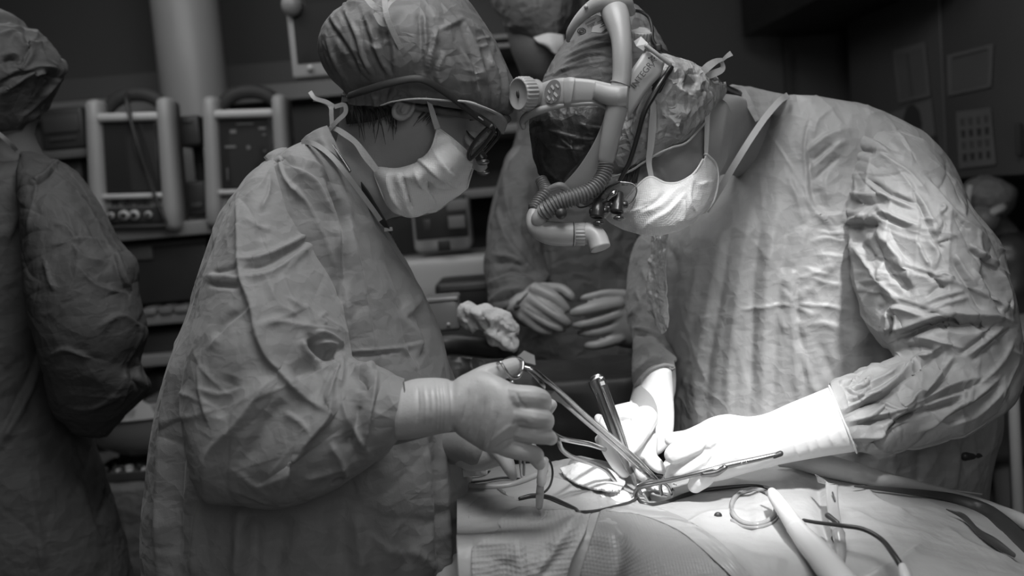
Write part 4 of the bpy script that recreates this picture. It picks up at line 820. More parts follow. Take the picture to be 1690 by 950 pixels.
mS = [(4, 3, 8, 1.3, ((1062, 350), (1085, 340), (1110, 318), (1125, 308))), (4, 3, 8, 1.3, ((1062, 378), (1080, 360), (1105, 345), (1130, 318))), (-3.5, 5, 5, 2, ((1055, 345), (1080, 335), (1100, 318))), (3, 3, 7, 1.3, ((1128, 330), (1128, 350), (1122, 370))), (3, 3, 7, 1.3, ((1140, 290), (1150, 305), (1168, 300))), (2.5, 3, 6, 1.3, ((1030, 352), (1055, 345), (1075, 335))), (2, 2, 3, 1.3, ((1142, 290), (1138, 330), (1150, 350)))]
mk_ = mk('face_mask', crumple(sculpt(gridmesh(S), mS, both=True), .8, 28, 18), MG['mask_m'] if 'mask_m' in MG else MG['mask'], man, solid=.0012)
mk('mask_binding', tube([tuple(x) for x in S[0, ::7]], .0018, n=6, seg=3, flat=2.4), MG['mask_edge'], mk_)
mk('mask_binding', tube([tuple(x) for x in S[::7, -1]], .0016, n=6, seg=3, flat=2.4), MG['mask_edge'], mk_)

# ---- loupes of the man
gl = thing('magnifying_loupes', 'thin framed loupes hanging below the white headset above the mask', 'glasses', tuple(P(1015, 330, 1.40)))
mk('temple_arm', tpx([(1107, 112, 1.40, 5), (1092, 135, 1.385, 5), (1078, 158, 1.38, 5), (1063, 186, 1.38, 4.5), (1053, 222, 1.385, 4), (1039, 267, 1.39, 4), (1030, 284, 1.392, 4), (1022, 299, 1.392, 2.5)]), MG['black'], gl)
lp = [(1022, 300, 1.385), (1044, 303, 1.385), (1051, 315, 1.385), (1044, 332, 1.388), (1030, 340, 1.39), (1008, 342, 1.392), (986, 338, 1.395), (984, 330, 1.392), (1000, 312, 1.388)]
rim(lp, 1.3, MG['steel'], 'rim', gl); mk('lens', plate(PL(*lp), .0015), MG['glass'], gl, smooth=False)
mk('rim_bar', tpx([(1022, 300, 1.382, 1.8), (1000, 312, 1.385, 1.8), (984, 332, 1.39, 1.8), (960, 342, 1.40, 1.6), (950, 337, 1.41, 1.5)]), MG['black'], gl)
for pts in ([(988, 332, 1.385, 9), (987, 345, 1.372, 11), (985, 358, 1.368, 12)], [(1022, 320, 1.38, 8), (1020, 335, 1.37, 10), (1018, 350, 1.365, 11.5)]):
    b_ = mk('loupe_barrel', tpx(pts, n=20, dome=.2), MG['black'], gl)
    mk('barrel_cap', tpx([(pts[1][0]-12, pts[1][1]+4, pts[1][2], 6), (pts[1][0]+14, pts[1][1]+2, pts[1][2], 6)], n=10, dome=.5), MG['black'], b_)
    mk('loupe_lens', ell(P(pts[2][0]+3, pts[2][1]+9, pts[2][2]-.002), (.0075, .005, .0035)), MG['lens'], b_)
mk('loupe_bridge', tpx([(985, 340, 1.375, 3), (1003, 330, 1.372, 4), (1020, 326, 1.375, 3)]), MG['black'], gl)
mk('focus_lever', tpx([(1003, 328, 1.37, 3.5), (1012, 320, 1.365, 5), (1016, 314, 1.368, 3)]), MG['steel'], gl)

# ---- headset: white helmet frame with side tube, band, knob, ribbed hoses and elbow nozzle
hs = thing('surgical_headset', 'white ventilated headset with ribbed hoses and round knob on bowed head', 'headset', tuple(P(1000, 200, 1.42)))
mk('side_tube', tpx([(1012, 14, 1.425, 22), (1019, 34, 1.405, 21), (1025, 62, 1.388, 17), (1027, 95, 1.378, 16), (1026, 130, 1.374, 15.5), (1022, 150, 1.372, 16), (1018, 178, 1.372, 18), (1012, 205, 1.374, 16.5), (1006, 235, 1.378, 15), (1001, 262, 1.384, 13.5)], n=28), MG['shell'], hs)
for y_, r_ in ((138, 16.9), (174, 19.2)):
    mk('tube_joint', tpx([(1024-(y_-138)*.15, y_, 1.373, r_), (1023.5-(y_-138)*.15, y_+1.5, 1.373, r_)], n=28, seg=1, dome=0), MG['shell_dk'], hs)
mk('top_arch', tpx([(938, 66, 1.45, 4), (942, 52, 1.44, 7), (955, 33, 1.43, 9), (972, 16, 1.425, 11), (990, 6, 1.42, 14), (1008, 4, 1.42, 20), (1028, 6, 1.425, 17), (1040, 18, 1.43, 9)], n=24, flat=1.0), MG['shell'], hs)
pp = [(940, 68), (952, 47), (968, 32), (984, 24), (997, 28), (1008, 38), (1012, 46), (996, 56), (972, 53), (955, 60), (942, 68)]
lb = mk('rating_label', plate(PL(*[(a, b, 1.425) for a, b in pp]), .004), MG['shell_dk'], hs, smooth=False)
gq = G()
for (x, y_, l, s) in ((966, 38, 22, -.5), (969, 42, 16, -.5), (986, 36, 10, -.55), (992, 40, 12, -.55), (990, 45, 10, -.5), (975, 42, 3, 0), (978, 40, 3, 0)):
    gq.add(*plate(PL((x, y_, 1.4235), (x+l*.8, y_+l*s*.8, 1.4235), (x+l*.8, y_+l*s*.8+1.4, 1.4235), (x, y_+1.4, 1.4235)), .0006))
mk('label_print', gq, MG['dark2'], lb, smooth=False)
for r_ in (6.5, 3.4): mk('label_ring', tpx([(960+r_*math.cos(t), 51+r_*.75*math.sin(t), 1.4225, .8) for t in np.linspace(0, math.tau, 13)], n=6, seg=2), MG['dark2'], lb)
mk('label_patch', plate(PL((978, 44, 1.4236), (1001, 35, 1.4236), (1007, 42, 1.4236), (992, 54, 1.4236), (976, 53, 1.4236)), .0004), MG['device_lt'], lb, smooth=False)
mk('arch_button', ell(P(967, 11, 1.415), (.003, .003, .003)), MG['device_lt'], hs)
def pstrip(name, top, bot, m_, parent, th=.004, n=24, bul=0.0, **k):
    T, B = cr(PL(*top), n), cr(PL(*bot), n); D = (T+B)/2-CAMP; D /= np.linalg.norm(D, axis=1)[:, None]; rows = []
    for i in range(n):
        h = B[i]-T[i]; r = []
        for q in np.linspace(0, 1, 7): r.append(T[i]+h*q-D[i]*bul*math.sin(q*math.pi))
        for q in np.linspace(1, 0, 7): r.append(T[i]+h*q+D[i]*th)
        rows.append(np.array(r))
    return mk(name, loft(rows, n, lin=True), m_, parent, **k)
pstrip('front_band', [(878, 148, 1.43), (892, 138, 1.405), (912, 131, 1.392), (934, 128, 1.384), (975, 131, 1.377), (1003, 137, 1.372), (1016, 140, 1.37)], [(884, 186, 1.43), (892, 182, 1.405), (912, 177, 1.392), (934, 172, 1.384), (975, 170, 1.377), (1003, 173, 1.372), (1014, 175, 1.37)], MG['shell'], hs, bul=.003)
pstrip('band_buckle', [(930, 129, 1.384), (940, 127, 1.380), (949, 128, 1.378)], [(931, 175, 1.384), (938, 175, 1.380), (942, 173, 1.378)], MG['shell'], hs, bul=.004, th=.008)
pstrip('tube_clamp', [(982, 134, 1.372), (1000, 139, 1.362), (1022, 142, 1.356), (1036, 142, 1.36)], [(978, 163, 1.372), (1000, 173, 1.362), (1020, 175, 1.356), (1034, 175, 1.36)], MG['shell'], hs, bul=.006, th=.012)
mk('face_frame', tpx([(864, 210, 1.44, 4), (863, 200, 1.435, 6), (872, 190, 1.42, 7), (892, 182, 1.40, 6.5), (915, 176, 1.392, 5), (945, 172, 1.385, 4), (985, 171, 1.378, 4), (1004, 180, 1.378, 4)], n=14), MG['shell'], hs)
S = patch([(1003, 172, 1.385), (1012, 174, 1.382), (1024, 176, 1.385)], [(1024, 176, 1.385), (1018, 235, 1.392), (1000, 275, 1.405), (975, 303, 1.42), (940, 318, 1.44)], [(925, 309, 1.44), (930, 314, 1.44), (940, 318, 1.44)], [(1003, 172, 1.385), (994, 205, 1.392), (978, 240, 1.402), (955, 276, 1.42), (925, 309, 1.44)], 50, 16)
mk('frame_panel', gridmesh(S), MG['shell'], hs, solid=.004)
# sticker
c0 = P(912, 151, 1.3865); sx_ = P(926, 149, 1.383)-c0; sy_ = P(914, 131, 1.387)-c0
st = mk('round_sticker', plate([c0+sx_*math.cos(t)*.98+sy_*math.sin(t)*.98 for t in np.linspace(0, math.tau, 28)[:-1]], .0008), MG['icon2'] if 'icon2' in MG else MG['icon'], hs, smooth=False)
gq = G()
for (a, b, a2, b2, w_) in ((-.65, -.4, -.3, -.75, .25), (-.3, .45, .05, .1, .28), (.1, -.2, .55, -.55, .3), (-.6, .1, -.35, -.15, .2), (.25, .5, .6, .2, .22), (0, -.55, .2, -.8, .18)):
    p0 = c0+sx_*a+sy_*b; p1 = c0+sx_*a2+sy_*b2; o_ = (sx_*.5+sy_*.6)*w_; d_ = (c0-CAMP)/np.linalg.norm(c0-CAMP)*.0012
    gq.add(*plate([p0-d_, p1-d_, p1+o_-d_, p0+o_-d_], .0004))
mk('sticker_marks', gq, MG['device_lt'], st, smooth=False)
def knob(name, c, ax, r, h, parent, nr=26, hole=True):
    ax = np.array(ax, float); ax /= np.linalg.norm(ax); u = np.cross(ax, (0, 0, 1.0)); u /= np.linalg.norm(u); v_ = np.cross(ax, u); n = nr*6; th = np.linspace(0, math.tau, n, endpoint=False)
    wob = 1+.035*np.sign(np.sin(th*nr))*np.abs(np.sin(th*nr))**.5; R = []
    for s, rr_, wv in ((0, .90, 0), (0.06, .96, 0), (.12, .98, .5), (.2, 1.0, 1), (.85, 1.0, 1), (.93, .97, .5), (1, .93, 0), (1.0, .86, 0), (.97, .84, 0), (.97, .2, 0)):
        k_ = rr_*(1+(wob-1)*wv); R.append(c+ax*h*(s-.5)+r*(np.outer(np.cos(th)*k_, u)+np.outer(np.sin(th)*k_, v_)))
    o = mk(name, loft(R, len(R), lin=True), MG['shell'], parent)
    if hole: mk('knob_slot', ell(c+ax*h*.48, (r*.12, r*.12, r*.24)), MG['dark'], o)
    return o
kc = P(865, 155, 1.405); knob('adjusting_knob', kc, (-.80, -.58, -.02), .0235, .022, hs)
mk('knob_collar', tube([kc-np.array((-.80, -.58, -.02))*.010, kc-np.array((-.80, -.58, -.02))*.022], .020, n=30, seg=1, dome=.3), MG['shell'], hs)
knob('rear_knob', P(1058, 58, 1.45), (.1, -.45, .9), .0165, .014, hs, 20, False)
mk('knob_collar', tube([P(1060, 66, 1.455), P(1061, 74, 1.46)], .018, n=20, seg=1, dome=.3), MG['shell'], hs)
# strap with lettering
sp = pstrip('side_strap', [(1065, 82, 1.392), (1052, 101, 1.385), (1040, 118, 1.38), (1034, 130, 1.378)], [(1097, 104, 1.392), (1090, 124, 1.385), (1070, 148, 1.38), (1036, 198, 1.378)], MG['shell'], hs, bul=.002)
e1 = P(1088, 118, 1.36)-P(1048, 135+23, 1.36); e1 = P(1080, 100, 1.376)-P(1049, 140, 1.376); e1 /= np.linalg.norm(e1); d_ = P(1064, 120, 1.376)-CAMP; d_ /= np.linalg.norm(d_); e2 = np.cross(e1, d_); e2 = -e2/np.linalg.norm(e2)
if e2[2] < 0: e2 = -e2
e3 = np.cross(e1, e2)
text_mesh('INTEGRA', .0118, P(1062.5, 120.5, 1.3755)-e3*.0, np.array([e1, e2, e3]), MG['dark2'], sp)
gq = G()
for a, b, r_ in ((0, 0, .0016), (.003, .003, .0015), (-.001, .0045, .0013), (.0035, -.0012, .0013), (.0015, .0022, .0016)):
    gq.add(*ell(P(1076, 98, 1.377)+e1*a+e2*b, (r_, .0005, r_)))
gq.add(*tube([P(1076, 98, 1.377), P(1078, 105, 1.377), P(1080, 110, 1.377)], .0005, n=6))
mk('tree_emblem', gq, MG['dark2'], sp)
mk('strap_clip', tube([P(1067, 76, 1.385), P(1085, 90, 1.383), P(1105, 105, 1.385)], .0032, n=8), MG['shell'], hs)
mk('buckle_wing', plate(PL((1046, 68, 1.40), (1058, 60, 1.40), (1070, 72, 1.39), (1062, 84, 1.388), (1050, 76, 1.39)), .004), MG['shell'], hs, smooth=False)
# hoses
def hose(name, pts, parent, pitch=.0046):
    p = cr([P(a, b, c) for a, b, c, r in pts], 400); r = cr(np.array([[x[3]*x[2]/FPX] for x in pts]), 400)[:, 0]
    L = np.concatenate([[0], np.cumsum(np.linalg.norm(np.diff(p, axis=0), axis=1))]); m = int(L[-1]/pitch*10); q = np.linspace(0, L[-1], m)
    pq = np.stack([np.interp(q, L, p[:, i]) for i in range(3)], 1); rq = np.interp(q, L, r)*(1+.13*np.sin(q/pitch*math.tau))
    return mk(name, tube(pq, rq, n=26, lin=True, dome=0), MG['hose'], parent)
hose('ribbed_hose', [(1000, 258, 1.386, 11.5), (999, 280, 1.384, 12), (990, 300, 1.378, 12.5), (972, 316, 1.372, 13), (950, 325, 1.37, 13), (925, 333, 1.37, 13.5), (905, 345, 1.372, 14), (895, 352, 1.376, 13)], hs)
hose('ribbed_hose', [(893, 296, 1.45, 9), (898, 308, 1.44, 10), (900, 318, 1.43, 10.5), (890, 332, 1.42, 10.5), (881, 346, 1.41, 10.5)], hs)
noz = mk('elbow_nozzle', tpx([(882, 348, 1.405, 9.5), (880, 360, 1.40, 12), (886, 374, 1.39, 16), (902, 383, 1.385, 19), (925, 386, 1.382, 20), (948, 386, 1.382, 20)], n=28, dome=.15), MG['shell'], hs)
mk('hose_socket', tpx([(900, 346, 1.378, 12), (890, 360, 1.38, 13), (889, 368, 1.385, 12)], n=24, dome=.2), MG['shell'], hs)
c0, c1 = P(948, 386, 1.382), P(966, 386, 1.381); n_ = 20*6; th = np.linspace(0, math.tau, n_, endpoint=False); ax = (c1-c0)/np.linalg.norm(c1-c0); u_ = np.cross(ax, (0, 1, 0)); v_ = np.cross(ax, u_); R = []
for s, k_ in ((0, .93), (.08, 1), (.9, 1), (1, .95)):
    rr_ = .0158*k_*(1+.03*np.sign(np.sin(th*20))); R.append(c0+(c1-c0)*s+np.outer(rr_*np.cos(th), u_)+np.outer(rr_*np.sin(th), v_))
mk('ribbed_collar', loft(R, 4, lin=True), MG['shell'], hs)
mk('collar_seam', tpx([(945, 386, 1.382, 20.3), (947, 386, 1.382, 20.3)], n=28, seg=1, dome=0), MG['dark2'], hs)
mk('nozzle_tip', tpx([(966, 385, 1.381, 18), (976, 386, 1.379, 18.5), (985, 394, 1.375, 18), (991, 410, 1.37, 17.5)], n=28, dome=.02), MG['shell'], hs)
mk('hose_bolt', ell(P(926, 352, 1.362), (.008, .008, .008)), MG['dark2'], hs)
mk('nozzle_bracket', tpx([(905, 312, 1.43, 5), (925, 306, 1.425, 6), (940, 316, 1.43, 4)], n=10), MG['shell_dk'], hs)
mk('headset_cable', tpx([(1040, 17, 1.44, 2.6), (1056, 19, 1.45, 2.8), (1070, 28, 1.45, 2.8), (1076, 45, 1.445, 3), (1077, 65, 1.44, 3), (1084, 78, 1.44, 3.5)], n=10), MG['cable'], hs)
mk('headset_cable', tpx([(1084, 78, 1.44, 3.5), (1105, 90, 1.45, 3.5), (1130, 103, 1.48, 4), (1155, 118, 1.52, 5), (1180, 132, 1.57, 5.5), (1200, 146, 1.62, 6), (1230, 160, 1.70, 6)], n=10), MG['cable'], hs)
mk('cable_clip', rbox(P(1086, 80, 1.435), (.010, .014, .012), .003), MG['dark'], hs)
mk('rear_pad', tpx([(1112, 112, 1.43, 13), (1098, 130, 1.412, 15), (1085, 148, 1.405, 12)], n=14), MG['dark'], hs)
mk('inner_strap', pstrip('side_band', [(1072, 140, 1.40), (1050, 180, 1.40), (1040, 215, 1.405)], [(1090, 150, 1.40), (1068, 195, 1.40), (1050, 232, 1.405)], MG['cap_light'], hs).data and tube([P(1080, 128, 1.395), P(1060, 165, 1.39), P(1046, 200, 1.39)], .002, n=8), MG['cap_light'], hs)

# ---- gown of the man
tors = [((1298, 157), (1345, 158), 1.74, .04), ((1270, 186), (1420, 176), 1.78, .11), ((1238, 225), (1492, 215), 1.80, .16), ((1200, 285), (1540, 265), 1.82, .19), ((1150, 345), (1570, 330), 1.82, .205), ((1098, 392), (1585, 390), 1.82, .21), ((1080, 440), (1600, 450), 1.82, .215), ((1082, 515), (1606, 520), 1.82, .215), ((1100, 590), (1612, 600), 1.82, .215), ((1110, 680), (1625, 690), 1.82, .215), ((1112, 780), (1606, 790), 1.82, .215), ((1110, 900), (1600, 900), 1.82, .215)]
R = [ring(a, b, y, t, n=460, e=.78) for a, b, y, t in tors]; R.append(hem(R[-1], .60, 1.0)); R.append(hem(R[-1], .30, 1.02))
VF = loft(R, 430, cap0=False, cap1=False); ws = []
wf(2, 1.5, 3, 1.2, (1260, 204), (1291, 251), (1331, 315), (1348, 349), (1380, 380), (1409, 409)); wf(4, 5, 3, 1.3, (1338, 192), (1328, 241), (1331, 288), (1333, 328), (1345, 355)); wf(-4, 4, 6, 1.6, (1336, 245), (1337, 290), (1342, 335))
wf(5, 4, 8, 1.3, (1331, 252), (1362, 226), (1402, 211)); wf(5, 4, 8, 1.3, (1335, 283), (1378, 243), (1398, 231)); wf(-4, 5, 5, 2, (1340, 268), (1375, 238)); wf(-3, 4, 4, 2, (1340, 300), (1385, 258))
wf(4, 4, 10, 1.3, (1365, 330), (1362, 300), (1370, 280)); wf(-4, 10, 10, 2, (1350, 310), (1352, 345)); wf(4, 3, 8, 1.2, (1345, 352), (1362, 356), (1392, 352)); wf(3, 2, 4, 1.2, (1350, 350), (1380, 385), (1405, 410)); wf(4, 3, 8, 1.3, (1372, 356), (1392, 380), (1408, 392)); wf(-4, 5, 5, 2, (1390, 365), (1402, 385))
for x0, x1, a in ((1150, 1120, 3.5), (1195, 1170, -4), (1222, 1205, 4), (1245, 1240, -5), (1268, 1262, 5), (1290, 1278, -4), (1180, 1150, 3)):
    wf(a, 8, 10, 1.8, (x0+18, 330), (x0, 450), (x1, 600), (x1-4, 700))
wf(4, 4, 5, 1.2, (1300, 290), (1318, 330), (1328, 372)); wf(3.5, 3, 8, 1.2, (1332, 372), (1322, 410), (1311, 444)); wf(5, 3, 8, 1.2, (1310, 444), (1308, 499), (1311, 554), (1314, 610), (1320, 660)); wf(-5, 5, 5, 1.6, (1318, 455), (1316, 500), (1320, 560), (1328, 620), (1330, 655))
wf(3, 2.5, 3, 1.1, (1155, 528), (1172, 521)); wf(3.5, 2.5, 5, 1.1, (1218, 511), (1250, 507), (1288, 502), (1310, 502)); wf(4, 3, 6, 1.1, (1312, 500), (1343, 503), (1372, 505), (1400, 514))
for a, b, c_ in (((1322, 460), (1345, 448), (1369, 436)), ((1336, 462), (1346, 480), (1351, 499)), ((1292, 478), (1302, 488), (1308, 500)), ((1310, 498), (1325, 480), (1340, 474)), ((1290, 470), (1300, 458), (1312, 446)), ((1312, 504), (1330, 512), (1342, 520)), ((1314, 525), (1325, 540), (1332, 555)), ((1345, 512), (1336, 528), (1330, 540)), ((1330, 440), (1345, 448), (1368, 452)), ((1345, 422), (1362, 420), (1390, 424)), ((1362, 425), (1372, 440), (1366, 450)), ((1340, 458), (1365, 466), (1390, 470)), ((1285, 510), (1290, 530), (1300, 545)), ((1335, 535), (1360, 532), (1385, 540)), ((1340, 400), (1360, 392), (1395, 400)), ((1350, 380), (1370, 385), (1400, 382))):
    wf(3.2, 3, 8, 1.2, a, b, c_)
wf(7, 4, 10, 1.2, (1314, 565), (1330, 600), (1343, 635), (1356, 655)); wf(-5, 8, 8, 2, (1350, 560), (1375, 620), (1390, 650)); wf(5, 8, 12, 1.8, (1400, 540), (1415, 600), (1400, 660)); wf(-6, 12, 12, 2, (1440, 560), (1450, 640))
wf(4, 6, 4, 1.2, (1110, 705), (1120, 660), (1140, 606)); wf(4, 4, 8, 1.3, (1125, 545), (1140, 570), (1142, 590), (1130, 600)); wf(-4, 6, 6, 2, (1100, 400), (1115, 440), (1108, 500)); wf(5, 3, 6, 1.3, (1108, 400), (1104, 450), (1106, 520), (1108, 620), (1112, 710))
wf(3, 4, 8, 1.2, (1490, 175), (1460, 185), (1430, 190)); wf(3, 4, 8, 1.2, (1380, 175), (1350, 200), (1342, 230)); wf(6, 6, 12, 1.4, (1590, 700), (1580, 760), (1570, 820)); wf(-6, 8, 8, 1.8, (1575, 700), (1590, 750), (1598, 790)); wf(5, 8, 8, 1.6, (1470, 740), (1475, 800)); wf(-5, 10, 10, 2, (1520, 740), (1515, 800)); wf(-5, 12, 12, 2, (1420, 745), (1440, 790))
VF = crumple(VF, 1.6, 8, 51, (1, 1, .4), 2, False); VF = creases(VF, 1.8, 9, .0032, 54, 9, (1, 1, .7))
mg = mk('surgical_gown', sculpt(VF, ws), MG['gown_bright'], man, solid=.0015)
slv = [((1404, 205), (1470, 203), 1.70, .03), ((1398, 238), (1530, 243), 1.67, .075), ((1399, 285), (1572, 300), 1.65, .095), ((1403, 345), (1602, 352), 1.62, .10), ((1410, 410), (1640, 402), 1.60, .10), ((1418, 470), (1656, 455), 1.58, .098), ((1432, 525), (1672, 515), 1.56, .095), ((1455, 560), (1680, 570), 1.545, .092), ((1474, 578), (1677, 625), 1.53, .088), ((1482, 588), (1662, 665), 1.51, .084),
       ((1484, 592), (1610, 700), 1.49, .078), ((1470, 598), (1555, 720), 1.475, .072), ((1440, 606), (1490, 738), 1.46, .066), ((1408, 618), (1446, 745), 1.445, .058), ((1380, 628), (1422, 742), 1.435, .052), ((1370, 634), (1410, 740), 1.43, .048), ((1378, 640), (1414, 732), 1.432, .044)]
VF = loft([ring(a, b, y, t, n=440) for a, b, y, t in slv], 460, cap1=False, dome=.5); ws = []
wf(7, 3, 10, 1.2, (1403, 232), (1400, 248), (1402, 291), (1405, 362), (1410, 396), (1418, 460), (1432, 520)); wf(-9, 5, 7, 1.6, (1404, 232), (1419, 246), (1446, 250)); wf(-6, 4, 6, 1.5, (1415, 213), (1449, 229), (1483, 250)); wf(5, 4, 7, 1.3, (1405, 222), (1440, 232), (1475, 258))
wf(-8, 4, 6, 1.5, (1430, 294), (1450, 306), (1469, 319), (1515, 336)); wf(6, 6, 4, 1.2, (1428, 300), (1460, 322), (1505, 342)); wf(-8, 6, 9, 1.7, (1404, 330), (1436, 336), (1466, 326)); wf(5, 4, 5, 1.2, (1400, 318), (1435, 322), (1465, 320)); wf(6, 4, 8, 1.2, (1449, 252), (1479, 271), (1500, 286), (1530, 320))
wf(11, 4, 7, 1.2, (1404, 368), (1418, 357), (1428, 354)); wf(8, 4, 7, 1.3, (1425, 368), (1440, 356), (1458, 350)); wf(-10, 6, 8, 1.7, (1408, 376), (1424, 370), (1450, 372)); wf(7, 4, 8, 1.2, (1444, 337), (1468, 354), (1505, 370), (1520, 372)); wf(-5, 5, 5, 1.8, (1440, 346), (1465, 362), (1500, 378))
wf(10, 7, 10, 1.25, (1447, 378), (1462, 398), (1481, 424), (1498, 450), (1510, 474)); wf(-7, 6, 6, 1.7, (1440, 385), (1455, 420), (1470, 450), (1496, 476)); wf(8, 4, 7, 1.15, (1409, 400), (1430, 432), (1451, 464)); wf(-6, 7, 7, 1.8, (1425, 400), (1445, 430)); wf(6, 4, 6, 1.2, (1420, 465), (1440, 463), (1457, 470), (1484, 500)); wf(6, 4, 6, 1.2, (1462, 430), (1452, 450), (1455, 465)); wf(7, 4, 8, 1.2, (1462, 434), (1478, 450), (1498, 478)); wf(-7, 5, 5, 1.7, (1470, 440), (1488, 462), (1500, 482)); wf(-6, 6, 6, 1.8, (1448, 480), (1460, 500), (1450, 515))
wf(-7, 5, 5, 1.6, (1569, 422), (1582, 448), (1600, 476), (1622, 518)); wf(6, 4, 7, 1.2, (1576, 420), (1592, 448), (1610, 474)); wf(-8, 4, 5, 1.5, (1598, 410), (1620, 428), (1646, 446)); wf(7, 4, 6, 1.2, (1602, 405), (1625, 422), (1648, 438)); wf(8, 4, 10, 1.25, (1605, 443), (1625, 480), (1646, 518)); wf(-8, 7, 7, 1.7, (1620, 445), (1640, 490), (1655, 520)); wf(7, 5, 6, 1.2, (1648, 446), (1662, 480), (1668, 520))
wf(5, 4, 7, 1.2, (1525, 290), (1552, 322), (1582, 357), (1609, 378), (1635, 398)); wf(-5, 5, 5, 1.7, (1530, 285), (1560, 320), (1590, 352)); wf(5, 4, 8, 1.2, (1481, 280), (1505, 312), (1528, 344), (1548, 391)); wf(-5, 4, 4, 1.6, (1505, 312), (1520, 345), (1530, 370))
wf(6, 3, 5, 1.2, (1550, 338), (1558, 345), (1550, 352)); wf(-5, 3, 4, 1.5, (1555, 352), (1560, 370), (1548, 395)); wf(-5, 3, 4, 1.5, (1570, 395), (1550, 402), (1556, 410)); wf(5, 3, 5, 1.2, (1535, 400), (1548, 420), (1540, 445)); wf(-5, 3, 4, 1.5, (1530, 450), (1545, 462), (1560, 478)); wf(5, 3, 5, 1.2, (1545, 455), (1560, 452), (1575, 462)); wf(5, 3, 5, 1.2, (1515, 400), (1525, 425), (1535, 440)); wf(5, 3, 5, 1.2, (1520, 360), (1540, 365), (1550, 380)); wf(-4, 3, 4, 1.5, (1575, 355), (1590, 372), (1600, 380))
wf(-5, 4, 5, 1.5, (1530, 490), (1545, 476), (1565, 470)); wf(6, 4, 6, 1.2, (1520, 505), (1550, 490), (1590, 480)); wf(5, 4, 5, 1.2, (1530, 515), (1565, 500), (1600, 490))
wf(10, 8, 4, 1.2, (1460, 540), (1475, 543), (1500, 538), (1525, 530), (1560, 520), (1600, 522), (1645, 524), (1668, 530)); wf(-20, 6, 10, 1.6, (1480, 560), (1505, 548), (1528, 537), (1560, 530), (1600, 532), (1640, 536)); wf(8, 4, 6, 1.3, (1465, 512), (1478, 508), (1500, 514), (1522, 522)); wf(-10, 4, 4, 1.5, (1470, 520), (1472, 540), (1465, 553)); wf(7, 4, 5, 1.2, (1463, 515), (1466, 535), (1461, 552)); wf(5, 3, 5, 1.2, (1480, 512), (1478, 535), (1482, 545))
for a, pts in ((9, ((1393, 675), (1425, 660), (1458, 643), (1490, 615), (1517, 594), (1556, 570))), (9, ((1402, 695), (1445, 685), (1487, 675), (1520, 650), (1543, 630), (1572, 590))), (9, ((1409, 722), (1451, 716), (1470, 695), (1491, 680), (1540, 650), (1588, 632), (1618, 623))), (8, ((1450, 705), (1485, 682), (1530, 668), (1590, 650))), (8, ((1517, 712), (1540, 700), (1562, 682), (1610, 655), (1647, 626))), (6, ((1419, 640), (1455, 625), (1480, 610), (1497, 600))), (7, ((1415, 655), (1450, 652), (1480, 630))), (6, ((1425, 735), (1445, 722), (1462, 700)))):
    wf(a, 7, 3.5, 1.2, *pts); wf(-a*.9, 5, 5, 1.6, *[(x+3, y+9) for x, y in pts])
wf(-7, 3.5, 5, 1.5, (1585, 583), (1608, 566), (1631, 550), (1647, 531)); wf(-6, 3, 4, 1.5, (1605, 594), (1641, 563), (1667, 543)); wf(6, 4, 4, 1.3, (1596, 588), (1620, 568), (1655, 540)); wf(6, 4, 6, 1.2, (1484, 560), (1520, 556), (1556, 566), (1590, 575)); wf(-7, 6, 6, 1.8, (1485, 575), (1520, 572), (1545, 580)); wf(5, 4, 6, 1.2, (1487, 553), (1482, 575), (1486, 590)); wf(5, 4, 8, 1.3, (1610, 640), (1650, 600), (1672, 560)); wf(5, 4, 8, 1.3, (1560, 705), (1610, 685), (1660, 640))
for pts in (((1395, 640), (1410, 650), (1425, 668)), ((1400, 660), (1415, 655), (1432, 640)), ((1440, 650), (1460, 665), (1480, 678)), ((1425, 690), (1450, 675), (1460, 665)), ((1385, 632), (1400, 630), (1420, 624)), ((1405, 640), (1425, 634), (1440, 622)), ((1455, 720), (1480, 700), (1500, 690))): wf(5, 3, 5, 1.2, *pts); wf(-4, 3, 3, 1.6, *[(x+2, y+6) for x, y in pts])
VF = crumple(VF, 1.8, 12, 61, (1, 1, 1), 2, False); VF = creases(VF, 3.2, 14, .003, 64, 16)
sl = mk('sleeve', sculpt(VF, ws), MG['gown_bright'], mg, solid=.0015)
# far sleeve
VF = loft([ring(a, b, y, t, n=240) for a, b, y, t in (((1105, 360), (1200, 350), 1.90, .07), ((1056, 395), (1160, 395), 1.92, .085), ((1040, 450), (1140, 455), 1.92, .09), ((1036, 505), (1125, 520), 1.88, .085), ((1045, 550), (1118, 580), 1.82, .075), ((1048, 578), (1112, 592), 1.76, .062), ((1046, 610), (1108, 598), 1.70, .055), ((1047, 645), (1112, 607), 1.64, .048), ((1056, 636), (1108, 606), 1.63, .043))], 220, cap1=False); ws = []
for a, pts in ((6, ((1045, 540), (1070, 545), (1098, 560))), (6, ((1050, 480), (1060, 500), (1040, 520))), (-6, ((1050, 555), (1075, 552), (1100, 568))), (5, ((1060, 440), (1070, 470), (1060, 500))), (5, ((1075, 480), (1085, 510), (1080, 540))), (5, ((1052, 580), (1070, 570), (1098, 580))), (-5, ((1055, 600), (1075, 585), (1095, 590))), (5, ((1060, 605), (1080, 590), (1100, 596)))): wf(a, 3, 6, 1.2, *pts)
s2 = mk('sleeve', sculpt(crumple(VF, 2.5, 18, 71), ws), MG['gown'], mg, solid=.0015)
mk('cuff_roll', tpx([(1048, 652, 1.63, 3), (1052, 632, 1.605, 3), (1070, 612, 1.59, 3), (1095, 602, 1.59, 3), (1110, 604, 1.60, 3)], n=8), MG['gown'], s2)
